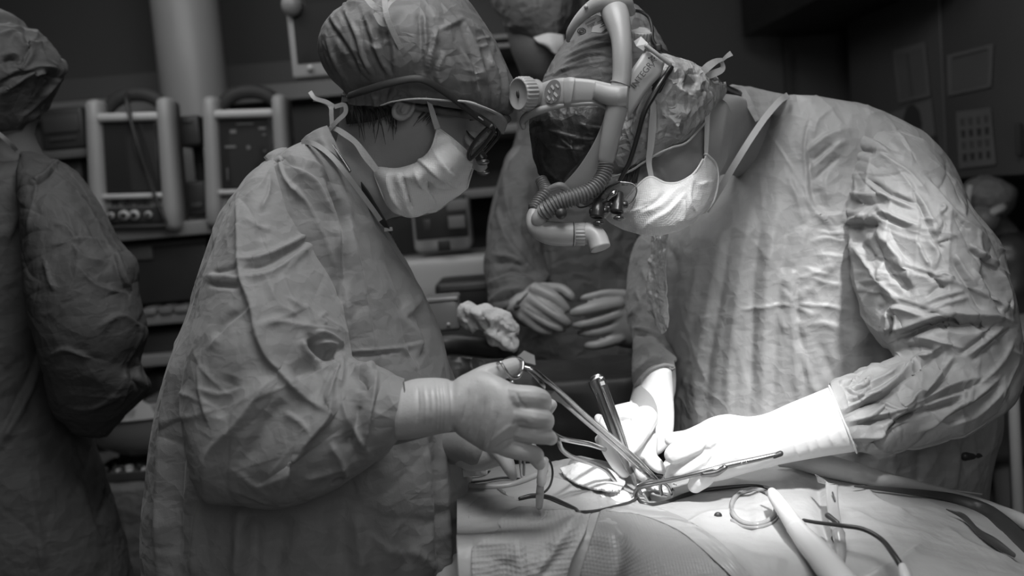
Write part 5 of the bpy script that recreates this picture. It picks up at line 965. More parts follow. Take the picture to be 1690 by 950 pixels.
# glossy crinkled edge of the gown front
S = patch([(1078, 388, 1.70), (1092, 386, 1.665), (1104, 386, 1.64)], [(1104, 386, 1.64), (1102, 440, 1.635), (1103, 500, 1.64), (1104, 540, 1.645)], [(1082, 535, 1.70), (1095, 550, 1.67), (1104, 540, 1.645)], [(1078, 388, 1.70), (1071, 440, 1.70), (1069, 500, 1.70), (1082, 535, 1.70)], 140, 50)
mk('glossy_gown_edge', crumple(gridmesh(S), 2.5, 34, 3, (1.2, 1, 1), 3), MG['glossy'], mg, solid=.001)
# white binding, collar
strip('neck_binding', [(1299, 158, 1.70), (1285, 168, 1.665), (1262, 195, 1.64), (1238, 230, 1.615), (1218, 262, 1.60), (1200, 292, 1.595), (1182, 322, 1.59), (1165, 348, 1.59)], 10, MG['piping'], mg, th=.0025)
S = patch([(1196, 150, 1.70), (1212, 142, 1.72), (1250, 148, 1.74), (1300, 157, 1.73)], [(1300, 157, 1.73), (1275, 182, 1.68), (1254, 203, 1.655)], [(1250, 196, 1.66), (1252, 200, 1.655), (1254, 203, 1.655)], [(1196, 150, 1.70), (1222, 150, 1.68), (1238, 172, 1.665), (1250, 196, 1.66)], 40, 40)
mk('collar', crumple(gridmesh(S), 2, 24, 2), MG['gown'], mg, solid=.002)
strip('inner_collar', [(1210, 145, 1.69), (1224, 150, 1.672), (1236, 170, 1.655), (1250, 200, 1.645)], 8, MG['gown_near'], mg, taper=(5, 10, 11, 6))
mk('undershirt', tpx([(1186, 150, 1.70, 7), (1215, 152, 1.72, 9), (1245, 165, 1.74, 9)], n=12), MG['black_matt'], man)
mk('back_tie', tpx([(1592, 752, 1.64, 8), (1612, 750, 1.66, 9), (1630, 756, 1.68, 5)], n=10), MG['dark2'], mg)

# ---- near glove of the man (bright)
gp = [loft([ring(a, b, y, t, n=56) for a, b, y, t in (((1369, 640), (1411, 742), 1.425, .046), ((1340, 652), (1372, 748), 1.42, .045), ((1300, 668), (1318, 758), 1.415, .042), ((1265, 683), (1278, 766), 1.41, .038), ((1235, 688), (1250, 774), 1.405, .034), ((1200, 684), (1222, 782), 1.40, .032), ((1172, 690), (1196, 790), 1.398, .030), ((1150, 702), (1165, 795), 1.398, .026), ((1135, 712), (1140, 790), 1.40, .018))], 70, dome=.4),
      tpx([(1165, 712, 1.40, 17), (1135, 722, 1.40, 14), (1110, 725, 1.402, 12.5), (1106, 728, 1.41, 9)]),
      tpx([(1170, 722, 1.385, 22), (1140, 736, 1.378, 20), (1115, 748, 1.375, 18), (1110, 752, 1.385, 14)]),
      tpx([(1165, 745, 1.385, 22), (1140, 765, 1.385, 20), (1120, 775, 1.39, 18), (1108, 785, 1.40, 12)]),
      tpx([(1175, 760, 1.385, 22), (1160, 785, 1.385, 20), (1148, 800, 1.39, 14)]), tpx([(1140, 770, 1.40, 14), (1115, 780, 1.41, 11), (1103, 766, 1.42, 9)])]
gs = [(-2.5, 2, 4, 1.3, ((1110, 766), (1135, 758), (1158, 748), (1168, 730))), (1.6, 2, 5, 1.3, ((1165, 725), (1172, 745), (1160, 775))), (-1.5, 2, 3, 1.3, ((1108, 742), (1130, 730), (1150, 722)))]
for a, b in (((1375, 735), (1360, 690)), ((1355, 745), (1345, 700)), ((1340, 750), (1330, 715)), ((1320, 756), (1310, 725)), ((1395, 730), (1380, 690))): gs.append((1.6, 2, 4, 1.3, (a, ((a[0]+b[0])/2-2, (a[1]+b[1])/2), b)))
gn = mk('glove', hand(gp, .0016, gs, 6), MG['glove_white'], man, label='bright glove on the near hand, cuff over the sleeve end')
mk('glove_cuff_rim', tube([*ring((1369, 638), (1413, 744), 1.425, .047, n=24), ring((1369, 638), (1413, 744), 1.425, .047, n=24)[0]], .0015, n=6, seg=3), MG['glove_white'], gn)
# far glove holding the forceps
gp = [loft([ring(a, b, y, t, n=48) for a, b, y, t in (((1062, 618), (1108, 612), 1.62, .040), ((1052, 645), (1110, 645), 1.60, .040), ((1036, 666), (1112, 690), 1.55, .036), ((1018, 678), (1108, 722), 1.51, .032), ((1010, 692), (1092, 746), 1.48, .028), ((1010, 706), (1064, 758), 1.46, .022))], 50, dome=.5),
      tpx([(1040, 680, 1.49, 18), (1012, 684, 1.47, 14), (1000, 700, 1.455, 13), (1002, 730, 1.445, 14), (1015, 758, 1.44, 13), (1030, 778, 1.44, 11)]),
      tpx([(1035, 685, 1.49, 14), (1000, 700, 1.50, 11), (988, 690, 1.51, 8)]), tpx([(1030, 700, 1.48, 14), (1005, 715, 1.485, 11), (990, 725, 1.49, 9)]),
      tpx([(1065, 690, 1.47, 22), (1052, 718, 1.445, 18), (1040, 738, 1.43, 15), (1035, 748, 1.43, 12)]),
      tpx([(1060, 725, 1.48, 16), (1050, 755, 1.47, 13), (1058, 778, 1.46, 13), (1063, 786, 1.46, 10)]), tpx([(1070, 725, 1.47, 16), (1072, 752, 1.45, 13), (1085, 768, 1.44, 12), (1094, 774, 1.44, 9)])]
mk('glove', hand(gp, .0016, [(1.3, 2, 3, 1.3, ((1072, 720), (1080, 705), (1090, 690))), (1.3, 2, 3, 1.3, ((1082, 722), (1090, 708), (1098, 692))), (-2, 3, 4, 1.4, ((1024, 690), (1034, 700), (1036, 716)))], 5), MG['glove_white'], man, label='bright glove on the far hand holding the forceps')
# ================================================================ figure standing behind, hands folded
BO = (P(940, 500, 2.5)[0], 2.5, 0.0)
g = G()
g.add(*loft([ring(a, b, y, t) for a, b, y, t in (((850, -10), (918, -8), 2.45, .07), ((835, 30), (938, 32), 2.45, .085), ((842, 80), (932, 82), 2.45, .08), ((858, 120), (918, 122), 2.46, .06), ((862, 150), (925, 152), 2.5, .055), ((855, 220), (1000, 225), 2.52, .07), ((850, 270), (1060, 270), 2.52, .10), ((850, 420), (1070, 420), 2.52, .11), ((860, 600), (1060, 600), 2.52, .12), ((860, 800), (1060, 800), 2.52, .12))], 60))
limb(g, [P(865, 270, 2.48), P(835, 370, 2.42), P(835, 455, 2.33), P(865, 492, 2.24), P(895, 505, 2.22)], [.05, .045, .04, .034, .03])
limb(g, [P(1060, 280, 2.48), P(1080, 380, 2.42), P(1085, 490, 2.33), P(1050, 520, 2.24), P(1010, 520, 2.22)], [.05, .045, .04, .034, .03])
legs(g, (BO[0], 2.53), (0, -1))
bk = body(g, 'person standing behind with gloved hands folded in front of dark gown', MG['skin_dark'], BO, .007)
shoes(bk, (BO[0], 2.53), (0, -1))
VF = loft([ring(a, b, y, t, n=160) for a, b, y, t in (((830, -40), (935, -50), 2.45, .10), ((815, -10), (948, -12), 2.45, .125), ((818, 15), (948, 18), 2.45, .125), ((832, 38), (942, 44), 2.45, .11), ((838, 48), (938, 54), 2.45, .10))], 100, dome=.4)
mk('surgical_cap', crumple(VF, 6, 14, 81, (1.5, 1, .6)), MG['cap'], bk)
S = patch([(880, 62, 2.36), (905, 55, 2.35), (930, 58, 2.37)], [(930, 58, 2.37), (932, 75, 2.37), (930, 92, 2.38)], [(900, 75, 2.36), (915, 90, 2.35), (930, 95, 2.38)], [(880, 62, 2.36), (888, 70, 2.35), (900, 75, 2.36)], 14, 14)
mk('face_mask', gridmesh(S), MG['mask'], bk, solid=.002)
R = [ring(a, b, y, t, n=240) for a, b, y, t in (((868, 118), (930, 120), 2.5, .05), ((860, 160), (960, 160), 2.5, .07), ((858, 215), (1020, 215), 2.52, .11), ((850, 250), (1060, 250), 2.52, .14), ((842, 300), (1080, 300), 2.52, .15), ((850, 420), (1080, 420), 2.52, .155), ((850, 600), (1085, 600), 2.52, .16), ((845, 780), (1090, 780), 2.52, .17))]; R.append(hem(R[-1], .35))
ws = []; wf(8, 5, 12, 1.4, (845, 280), (842, 350), (870, 430), (905, 470)); wf(-8, 8, 8, 1.8, (860, 300), (862, 380), (890, 440)); wf(6, 6, 12, 1.4, (880, 260), (888, 330), (885, 400)); wf(5, 3, 4, 1.2, (905, 380), (912, 430), (914, 470)); wf(-8, 14, 14, 2, (1000, 440), (1030, 460))
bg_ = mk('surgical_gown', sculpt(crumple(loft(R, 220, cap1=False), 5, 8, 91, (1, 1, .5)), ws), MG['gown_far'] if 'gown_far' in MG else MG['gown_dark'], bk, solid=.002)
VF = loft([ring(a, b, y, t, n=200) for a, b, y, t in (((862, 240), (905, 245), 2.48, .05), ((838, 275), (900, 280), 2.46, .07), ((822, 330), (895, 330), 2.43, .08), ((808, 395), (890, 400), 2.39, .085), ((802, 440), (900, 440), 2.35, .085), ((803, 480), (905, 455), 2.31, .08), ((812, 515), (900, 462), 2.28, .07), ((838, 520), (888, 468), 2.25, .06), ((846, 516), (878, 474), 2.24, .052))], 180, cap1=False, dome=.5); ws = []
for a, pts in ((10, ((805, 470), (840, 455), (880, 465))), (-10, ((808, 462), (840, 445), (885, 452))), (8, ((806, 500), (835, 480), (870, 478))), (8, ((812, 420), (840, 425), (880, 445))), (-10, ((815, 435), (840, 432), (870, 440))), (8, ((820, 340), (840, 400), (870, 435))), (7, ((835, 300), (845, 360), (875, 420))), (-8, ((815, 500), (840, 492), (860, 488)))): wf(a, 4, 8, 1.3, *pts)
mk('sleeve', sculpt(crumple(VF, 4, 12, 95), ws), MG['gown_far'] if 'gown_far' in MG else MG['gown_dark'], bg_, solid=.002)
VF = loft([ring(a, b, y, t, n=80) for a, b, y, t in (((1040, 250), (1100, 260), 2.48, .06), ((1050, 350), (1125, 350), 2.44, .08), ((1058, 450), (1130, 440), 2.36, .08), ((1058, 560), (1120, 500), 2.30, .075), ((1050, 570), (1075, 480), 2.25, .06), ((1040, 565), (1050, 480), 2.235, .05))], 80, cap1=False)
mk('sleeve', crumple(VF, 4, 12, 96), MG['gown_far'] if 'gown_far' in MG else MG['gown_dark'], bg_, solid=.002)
gp = [loft([ring(a, b, y, t, n=40) for a, b, y, t in (((838, 520), (866, 476), 2.235, .045), ((850, 530), (878, 468), 2.23, .042), ((868, 540), (900, 468), 2.215, .034), ((880, 535), (912, 480), 2.21, .024))], 30, dome=.5),
      tpx([(885, 478, 2.20, 13), (915, 492, 2.185, 11), (932, 507, 2.18, 8), (935, 511, 2.185, 6)]), tpx([(880, 495, 2.195, 13), (910, 514, 2.175, 11.5), (932, 530, 2.17, 9), (937, 534, 2.18, 7)]),
      tpx([(872, 510, 2.195, 13), (900, 530, 2.18, 10.5), (922, 541, 2.175, 8), (928, 543, 2.18, 6)]), tpx([(865, 522, 2.20, 12), (890, 542, 2.19, 9), (908, 548, 2.185, 6), (914, 549, 2.19, 5)]), tpx([(895, 476, 2.22, 11), (925, 477, 2.22, 9.5), (940, 487, 2.21, 8.5), (943, 492, 2.21, 7)])]
mk('glove', hand(gp, .0028, [(-3, 2, 3, 1.4, ((872, 480), (895, 500), (925, 520))), (-3, 2, 3, 1.4, ((862, 505), (890, 522), (920, 538)))]), MG['glove_far'] if 'glove_far' in MG else MG['glove'], bk)
gp = [loft([ring(a, b, y, t, n=40) for a, b, y, t in (((1060, 482), (1062, 575), 2.235, .04), ((1040, 478), (1040, 575), 2.225, .036), ((1020, 480), (1015, 570), 2.21, .028), ((1005, 485), (998, 562), 2.205, .02))], 30, dome=.5),
      tpx([(1030, 486, 2.20, 9), (1000, 484, 2.19, 7), (970, 490, 2.185, 6), (962, 492, 2.19, 5)]), tpx([(1020, 500, 2.195, 13), (985, 507, 2.18, 12), (958, 513, 2.175, 9.5), (946, 516, 2.18, 7)]),
      tpx([(1018, 518, 2.195, 12), (985, 529, 2.185, 11), (960, 535, 2.18, 8), (950, 536, 2.185, 6)]), tpx([(1018, 538, 2.20, 12), (985, 547, 2.19, 9), (965, 549, 2.19, 7), (956, 549, 2.2, 5)]), tpx([(1020, 558, 2.20, 12), (990, 568, 2.19, 9), (972, 570, 2.19, 7), (968, 570, 2.2, 5)])]
mk('glove', hand(gp, .0028, [(-3, 2, 3, 1.4, ((1020, 512), (990, 520), (965, 527))), (-3, 2, 3, 1.4, ((1020, 532), (990, 540), (965, 544)))]), MG['glove_far'] if 'glove_far' in MG else MG['glove'], bk)

# ================================================================ figure at the far left seen from behind
LO = (P(10, 700, 1.95)[0], 1.95, 0.0)
g = G()
g.add(*loft([ring(a, b, y, t) for a, b, y, t in (((-50, 60), (60, 70), 1.93, .07), ((-70, 110), (85, 120), 1.93, .09), ((-65, 170), (70, 175), 1.93, .085), ((-50, 215), (52, 218), 1.93, .06), ((-60, 260), (70, 262), 1.95, .07), ((-90, 310), (80, 315), 1.95, .08), ((-130, 420), (90, 430), 1.95, .12), ((-140, 650), (100, 650), 1.95, .12), ((-140, 850), (120, 850), 1.95, .13))], 60, dome=.4))
limb(g, [P(85, 345, 1.90), P(140, 430, 1.84), P(160, 560, 1.84), P(150, 620, 1.86), P(130, 650, 1.92), P(90, 640, 2.1)], [.05, .045, .038, .034, .032, .03])
limb(g, [P(-110, 310, 1.95), P(-160, 430, 1.95), P(-180, 600, 1.95), P(-60, 660, 2.1), P(30, 650, 2.2)], [.055, .05, .045, .036, .03])
legs(g, (LO[0]-.02, 1.97), (0, 1))
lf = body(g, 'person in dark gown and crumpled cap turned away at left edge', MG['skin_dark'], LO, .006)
shoes(lf, (LO[0]-.02, 1.97), (0, 1))
VF = loft([ring(a, b, 1.93, t, n=220) for a, b, t in (((-50, 30), (38, 50), .08), ((-80, 60), (72, 75), .11), ((-90, 95), (97, 105), .125), ((-90, 125), (97, 125), .125), ((-85, 155), (82, 155), .115), ((-70, 190), (60, 188), .10))], 150, dome=.5); ws = []
for a, pts in ((10, ((-10, 60), (22, 55), (38, 80), (58, 75), (75, 100), (95, 108))), (12, ((0, 155), (25, 135), (50, 122), (68, 118), (72, 130))), (-12, ((0, 140), (25, 125), (45, 118))), (10, ((55, 85), (45, 105), (36, 115), (60, 110), (92, 112))), (9, ((0, 95), (20, 90), (32, 98), (30, 108))), (-9, ((5, 102), (20, 98), (26, 104))), (8, ((25, 60), (50, 78), (70, 70))), (-8, ((75, 120), (85, 135), (80, 150)))): wf(a, 3, 7, 1.2, *pts)
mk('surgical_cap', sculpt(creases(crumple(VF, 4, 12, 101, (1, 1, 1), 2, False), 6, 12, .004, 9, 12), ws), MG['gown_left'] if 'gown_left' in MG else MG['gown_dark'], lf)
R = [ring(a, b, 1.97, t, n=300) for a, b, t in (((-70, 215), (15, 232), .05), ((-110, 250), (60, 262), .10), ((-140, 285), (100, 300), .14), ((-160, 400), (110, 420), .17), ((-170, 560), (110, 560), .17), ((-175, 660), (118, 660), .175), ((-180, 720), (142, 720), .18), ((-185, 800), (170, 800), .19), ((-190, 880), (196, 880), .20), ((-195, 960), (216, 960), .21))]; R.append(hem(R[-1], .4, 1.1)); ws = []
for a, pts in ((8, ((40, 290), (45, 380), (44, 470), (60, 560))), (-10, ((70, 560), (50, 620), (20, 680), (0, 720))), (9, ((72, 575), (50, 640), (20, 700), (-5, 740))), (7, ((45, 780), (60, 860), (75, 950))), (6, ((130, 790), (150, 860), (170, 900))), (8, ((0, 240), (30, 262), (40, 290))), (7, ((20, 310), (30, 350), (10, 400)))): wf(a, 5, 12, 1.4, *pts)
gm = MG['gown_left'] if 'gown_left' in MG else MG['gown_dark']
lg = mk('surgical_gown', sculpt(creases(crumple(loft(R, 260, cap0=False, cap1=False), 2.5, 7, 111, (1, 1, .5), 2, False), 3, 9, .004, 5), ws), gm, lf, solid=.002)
VF = loft([ring(a, b, y, t, n=320) for a, b, y, t in (((40, 256), (80, 262), 1.92, .04), ((40, 285), (118, 288), 1.89, .08), ((44, 330), (152, 332), 1.86, .095), ((45, 390), (188, 392), 1.84, .10), ((46, 440), (222, 432), 1.82, .10), ((52, 495), (226, 485), 1.81, .10), ((66, 550), (240, 545), 1.81, .10), ((78, 600), (228, 600), 1.82, .098), ((85, 640), (243, 638), 1.84, .095), ((95, 680), (205, 682), 1.86, .08), ((118, 705), (178, 712), 1.88, .05))], 320, dome=.5); ws = []
for a, pts in ((8, ((48, 300), (70, 290), (92, 268), (98, 270))), (-7, ((45, 310), (70, 300), (92, 280))), (5, ((62, 296), (55, 340), (45, 385))), (6, ((85, 405), (105, 402), (135, 395), (180, 402))), (5, ((110, 345), (130, 360), (148, 392))), (-6, ((186, 415), (195, 445), (212, 488))), (6, ((190, 412), (200, 440), (216, 484))), (6, ((120, 405), (140, 425), (170, 432))), (5, ((90, 370), (110, 375), (125, 395))), (6, ((75, 430), (85, 465), (90, 480))), (5, ((130, 440), (160, 470), (212, 486))), (7, ((225, 590), (228, 620), (243, 640))), (-9, ((215, 595), (222, 625), (238, 645))), (6, ((85, 585), (110, 575), (150, 590))), (5, ((110, 670), (150, 672), (200, 650))), (5, ((205, 610), (210, 640), (195, 670))), (6, ((160, 540), (200, 520), (235, 545)))): wf(a, 3, 7, 1.25, *pts)
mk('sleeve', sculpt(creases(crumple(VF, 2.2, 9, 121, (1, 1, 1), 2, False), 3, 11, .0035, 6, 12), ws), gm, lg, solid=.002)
strip('neck_binding', [(-20, 208, 1.86), (0, 222, 1.85), (15, 235, 1.86), (27, 248, 1.88)], 7, MG['gown_near'], lg)
mk('sleeve_tie', tpx([(158, 712, 1.86, 2), (170, 716, 1.86, 1.5), (176, 712, 1.86, 1.5)], n=6), MG['dark'], lg)

# ================================================================ figure far back at the right, only the head showing
fo = P(1628, 420, 3.1); g = G()
g.add(*ell(P(1625, 335, 3.1), (.066, .085, .072))); g.add(*ell(P(1622, 362, 3.05), (.05, .06, .05))); limb(g, [P(1630, 360, 3.1), P(1640, 420, 3.15), P(1645, 560, 3.15), (fo[0]+.03, 3.15, .8)], [.05, .1, .14, .15]); legs(g, (fo[0]+.03, 3.15), (-1, 0), ax=(0, 1))
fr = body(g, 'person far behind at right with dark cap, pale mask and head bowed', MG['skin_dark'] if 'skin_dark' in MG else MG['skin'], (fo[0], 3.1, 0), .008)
mk('surgical_cap', crumple(ell(P(1627, 327, 3.1), (.082, .10, .066), None, 60, 40), 5, 20, 131), MG['cap'], fr)
mk('face_mask', crumple(ell(P(1642, 347, 3.02), (.032, .035, .016), [[.9, 0, .42], [0, 1, 0], [-.42, 0, .9]], 40, 24), 2, 30, 132), MG['device'], fr)
strip('mask_tie', [(1601, 305, 3.0), (1598, 320, 3.0), (1596, 338, 3.0), (1604, 352, 3.0)], 8, MG['device'], fr)
V, F = loft([ring(a, b, 3.15, t, n=100) for a, b, t in (((1605, 385), (1665, 380), .05), ((1590, 410), (1700, 405), .14), ((1580, 520), (1710, 520), .16), ((1580, 760), (1710, 760), .17))], 60)
mk('surgical_gown', crumple((V, F), 5, 10, 133), MG['dark2'], fr)

# ================================================================ table, patient under drape
tb = thing('operating_table', 'operating table hidden under the pale surgical drape', 'table', (.62, 1.45, 0))
mk('table_top', rbox((.66, 1.36, .80), (1.25, .42, .06), .02), MG['dark2'], tb); mk('pedestal', rbox((.66, 1.38, .42), (.35, .3, .72), .03), MG['device'], tb); mk('base', rbox((.66, 1.38, .04), (.9, .4, .08), .02), MG['device'], tb)
xs = [754, 806, 850, 910, 960, 1010, 1060, 1110, 1170, 1240, 1320, 1400, 1480, 1560, 1640, 1720, 1850, 2000]
rid = [772, 772, 768, 764, 760, 768, 782, 786, 776, 762, 758, 770, 788, 812, 838, 866, 915, 975]
m1_ = [800, 800, 796, 790, 786, 794, 806, 806, 800, 794, 790, 794, 806, 826, 850, 878, 925, 985]
m2_ = [836, 836, 830, 824, 822, 832, 836, 838, 836, 834, 832, 834, 842, 856, 876, 900, 945, 1005]
m3_ = [880, 878, 870, 866, 856, 856, 866, 872, 878, 882, 884, 886, 890, 900, 915, 935, 975, 1030]
m4_ = [905, 906, 908, 908, 892, 888, 925, 940, 945, 950, 952, 955, 958, 962, 972, 985, 1020, 1070]
rows = [[P(x, r, 1.60)-[0, 0, .30] for x, r in zip(xs, rid)], [P(x, r, 1.60)-[0, 0, .05] for x, r in zip(xs, rid)], [P(x, r, 1.565) for x, r in zip(xs, rid)], [P(x, r, 1.47) for x, r in zip(xs, m1_)], [P(x, r, 1.37) for x, r in zip(xs, m2_)], [P(x, r, 1.25) for x, r in zip(xs, m3_)], [P(x, r, 1.14) for x, r in zip(xs, m4_)]]
last = rows[-1]; rows.append([p+np.array([0, -.035, -.10]) for p in last]); rows.append([p+np.array([0, -.045, -.30]) for p in last]); rows.append([p+np.array([0, -.05, -.45]) for p in last])
S = surf(rows, 330, 420)
ds = []
def df(a, wl, wr, p, *pts): ds.append((a, wl, wr, p, pts))
df(14, 4, 30, 1.2, (962, 850), (940, 890), (900, 930), (880, 960)); df(-10, 25, 25, 2, (985, 880), (960, 940), (950, 980)); df(10, 12, 25, 1.5, (1010, 870), (1020, 920), (1005, 980)); df(12, 6, 20, 1.3, (850, 905), (860, 930), (865, 970)); df(-10, 12, 12, 2, (905, 900), (890, 950)); df(8, 14, 8, 1.4, (780, 900), (840, 905), (872, 908)); df(-8, 16, 16, 2, (835, 920), (825, 970))
for pts in (((1220, 770), (1260, 778), (1320, 790)), ((1180, 790), (1240, 800), (1300, 802)), ((1150, 775), (1190, 782), (1230, 775)), ((1300, 775), (1340, 782), (1370, 790)), ((1240, 815), (1270, 830), (1290, 850)), ((1130, 870), (1170, 850), (1230, 845)), ((1420, 800), (1450, 830), (1500, 850)), ((1400, 840), (1460, 870), (1540, 885)), ((1000, 800), (1040, 785), (1070, 790)), ((900, 790), (930, 800), (950, 815)), ((930, 770), (960, 780), (990, 800)), ((950, 825), (985, 815), (1020, 812)), ((1430, 950), (1480, 930), (1520, 900)), ((1560, 870), (1600, 900), (1680, 930)), ((1200, 900), (1240, 920), (1300, 930))):
    df(4+3*rng.random(), 4, 12, 1.2, *pts)
df(-22, 16, 16, 2, (1062, 806), (1090, 805), (1110, 800)); df(6, 20, 20, 2, (1240, 870), (1300, 860)); df(-5, 6, 10, 1.4, (1215, 862), (1250, 868), (1285, 855)); df(16, 14, 24, 1.7, (940, 768), (985, 782), (1020, 790)); df(10, 8, 16, 1.4, (985, 830), (1020, 820), (1050, 838))
df(-10, 10, 14, 1.6, (1350, 790), (1358, 850), (1372, 900)); df(5, 8, 20, 1.4, (1060, 850), (1130, 870), (1190, 910), (1230, 950))
VF = crumple(gridmesh(S), 1.8, 8, 141, (1, 1, 1), 3); VF = sculpt(VF, ds, both=True)
dr = mk('surgical_drape', VF, MG['drape'], label='pale glossy surgical drape covering the patient and table', cat='drape', solid=.002)
def on(px, py, lift=.003):
    """point of the drape surface under a pixel"""
    Pv = DR_PX; i = np.argmin((Pv[:, 0]-px)**2+(Pv[:, 1]-py)**2+DR_PEN); v = DR_V[i]; d = (v-CAMP); d /= np.linalg.norm(d)
    q = P(px, py, v[1]-lift); return q, v[1]-lift
DR_V = VF[0]; DR_PX = PIX(DR_V); _n = normals(*VF); DR_PEN = np.where(np.abs(np.einsum('ij,ij->i', _n, (CAMP-DR_V)/np.linalg.norm(CAMP-DR_V, axis=1)[:, None])) < .05, 400, 0) + np.where(DR_V[:, 1] > 1.585, 4000, 0)
def onp(pts, r, lift=None): return [(a, b, on(a, b)[1]-(r*.0008 if lift is None else lift), r) for a, b in pts]
# drape panels of different cloth lying on top
def cover(name, outline, m_, label, cat, th=.0012, lift=.004, dn=40, rough=0.0, seed=1, parent=None):
    top, right, bot, left = [[(a, b, 1.3) for a, b in s] for s in outline]
    Sg = patch(top, right, bot, left, dn, dn); px_ = PIX(Sg.reshape(-1, 3)); out = []
    for a, b in px_:
        i = np.argmin((DR_PX[:, 0]-a)**2+(DR_PX[:, 1]-b)**2+DR_PEN); out.append(P(a, b, DR_V[i, 1]-lift))
    Sg = np.array(out).reshape(dn, dn, 3)
    for _ in range(3): Sg[1:-1, 1:-1] = (Sg[:-2, 1:-1]+Sg[2:, 1:-1]+Sg[1:-1, :-2]+Sg[1:-1, 2:])/4
    VF_ = gridmesh(Sg)
    if rough: VF_ = crumple(VF_, rough, 20, seed)
    return mk(name, VF_, m_, parent, solid=th, **(dict(label=label, cat=cat) if label else {}))
tw = cover('dotted_towel', ([(778, 905), (820, 875), (870, 848), (930, 840), (975, 846)], [(975, 846), (965, 880), (945, 920), (935, 952)], [(782, 985), (840, 985), (900, 985), (935, 952)], [(778, 905), (778, 930), (780, 960), (782, 985)]), MG['towel'], 'dotted absorbent towel draped over the front left of drape', 'towel', dn=70, lift=.006)
fs = cover('folded_sheet', ([(990, 842), (1040, 830), (1085, 842), (1140, 868), (1190, 905), (1225, 950)], [(1225, 950), (1240, 975), (1250, 1000)], [(950, 1000), (1050, 1000), (1150, 1000), (1250, 1000)], [(990, 842), (975, 890), (960, 940), (950, 1000)]), MG['sheet2'] if 'sheet2' in MG else MG['sheet'], 'grey folded sheet with curved border at front of the drape', 'sheet', dn=70, lift=.006)
cover('', ([(1040, 828), (1085, 838), (1145, 864), (1200, 905), (1240, 952)], [(1240, 952), (1232, 960), (1222, 965)], [(1000, 842), (1060, 850), (1120, 875), (1170, 915), (1222, 965)], [(1040, 828), (1020, 834), (1000, 842)]), MG['sheet'], None, None, dn=40, lift=.010, parent=fs).name = 'sheet_border'
cover('film_flap', ([(772, 835), (795, 815), (812, 798), (830, 812)], [(830, 812), (860, 828), (868, 842)], [(780, 890), (800, 880), (830, 860), (868, 842)], [(772, 835), (774, 860), (780, 890)]), MG['sheet'], 'translucent film flap at the left end of the drape', 'film', rough=2.5, dn=40, lift=.008)
cover('gauze_pad', ([(820, 860), (840, 842), (870, 835), (905, 840)], [(905, 840), (900, 850), (890, 860)], [(830, 875), (850, 872), (870, 868), (890, 860)], [(820, 860), (824, 868), (830, 875)]), MG['towel'], 'small darker mesh pad lying where the suction tip rests', 'gauze pad', rough=1.5, dn=24, lift=.012)
cover('gauze_pad', ([(925, 775), (960, 765), (1000, 775), (1020, 785)], [(1020, 785), (1030, 800), (1020, 812)], [(945, 795), (975, 805), (1000, 812), (1020, 812)], [(925, 775), (932, 785), (945, 795)]), MG['gauze'], 'thick white gauze pad tucked at the left wound edge', 'gauze pad', rough=2, dn=40, lift=.022, th=.004)
cover('gauze_pad', ([(1000, 815), (1025, 808), (1045, 822)], [(1045, 822), (1052, 832), (1045, 840)], [(990, 832), (1015, 836), (1045, 840)], [(1000, 815), (995, 824), (990, 832)]), MG['gauze'], 'white gauze corner below the wound beside the cable', 'gauze pad', rough=5, dn=30, lift=.014, th=.004)
cover('wound_opening', ([(1030, 795), (1055, 785), (1085, 783), (1112, 786)], [(1112, 786), (1116, 800), (1108, 815)], [(1040, 815), (1060, 822), (1085, 822), (1108, 815)], [(1030, 795), (1032, 806), (1040, 815)]), MG['wound'], 'dark moist surgical opening between the two gloved hands', 'wound', rough=6, dn=40, lift=.006)
for pts, lb_ in ((((1055, 812), (1075, 806), (1100, 812)), 'long pale tissue ridge along the near rim of the opening'), (((1075, 800), (1090, 808), (1104, 800)), 'short curved pale tissue ridge deeper inside the opening')):
    mk('tissue_fold', tpx(onp(pts, 3, .012)), MG['gauze'], label=lb_, cat='tissue', group='tissue ridges in the opening')
# rolled edge of the drape and dark strips painting the shadow gap beneath
c_ = [(1288, 768, 5), (1315, 768, 13), (1355, 776, 19), (1405, 788, 18), (1455, 798, 14), (1510, 805, 9), (1560, 815, 7), (1610, 829, 7), (1650, 846, 9), (1690, 866, 12), (1740, 895, 13), (1820, 935, 13)]
mk('drape_roll', tpx([(a, b-r*.5, on(a, b+8)[1]+.0, r) for a, b, r in c_], n=20), MG['drape'], dr)
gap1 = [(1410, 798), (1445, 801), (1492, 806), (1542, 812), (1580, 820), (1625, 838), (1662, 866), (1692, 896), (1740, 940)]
mk('gap_shadow', tpx([(a, b+4, on(a, b+8)[1]-.016, r) for (a, b), r in zip(gap1, (1.5, 3.5, 5, 6.5, 9, 13, 15, 16, 16))], n=12, flat=.4), MG['dark2'], dr)
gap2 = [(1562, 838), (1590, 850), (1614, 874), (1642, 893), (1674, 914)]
mk('gap_shadow', tpx([(a, b+2, on(a, b+8)[1]-.014, r) for (a, b), r in zip(gap2, (1, 5, 5, 8, 4))], n=12, flat=.4), MG['dark2'], dr)
mk('drape_string', tpx([(a, b, on(a, b)[1]-.012, 1.5) for a, b in ((1380, 784), (1430, 792), (1490, 800), (1550, 806), (1620, 815))], n=6), MG['piping'], dr)
mk('black_stud', ell(on(1185, 851)[0], (.0055, .004, .0055)), MG['dark'], label='small round black stud on the pale drape', cat='stud')

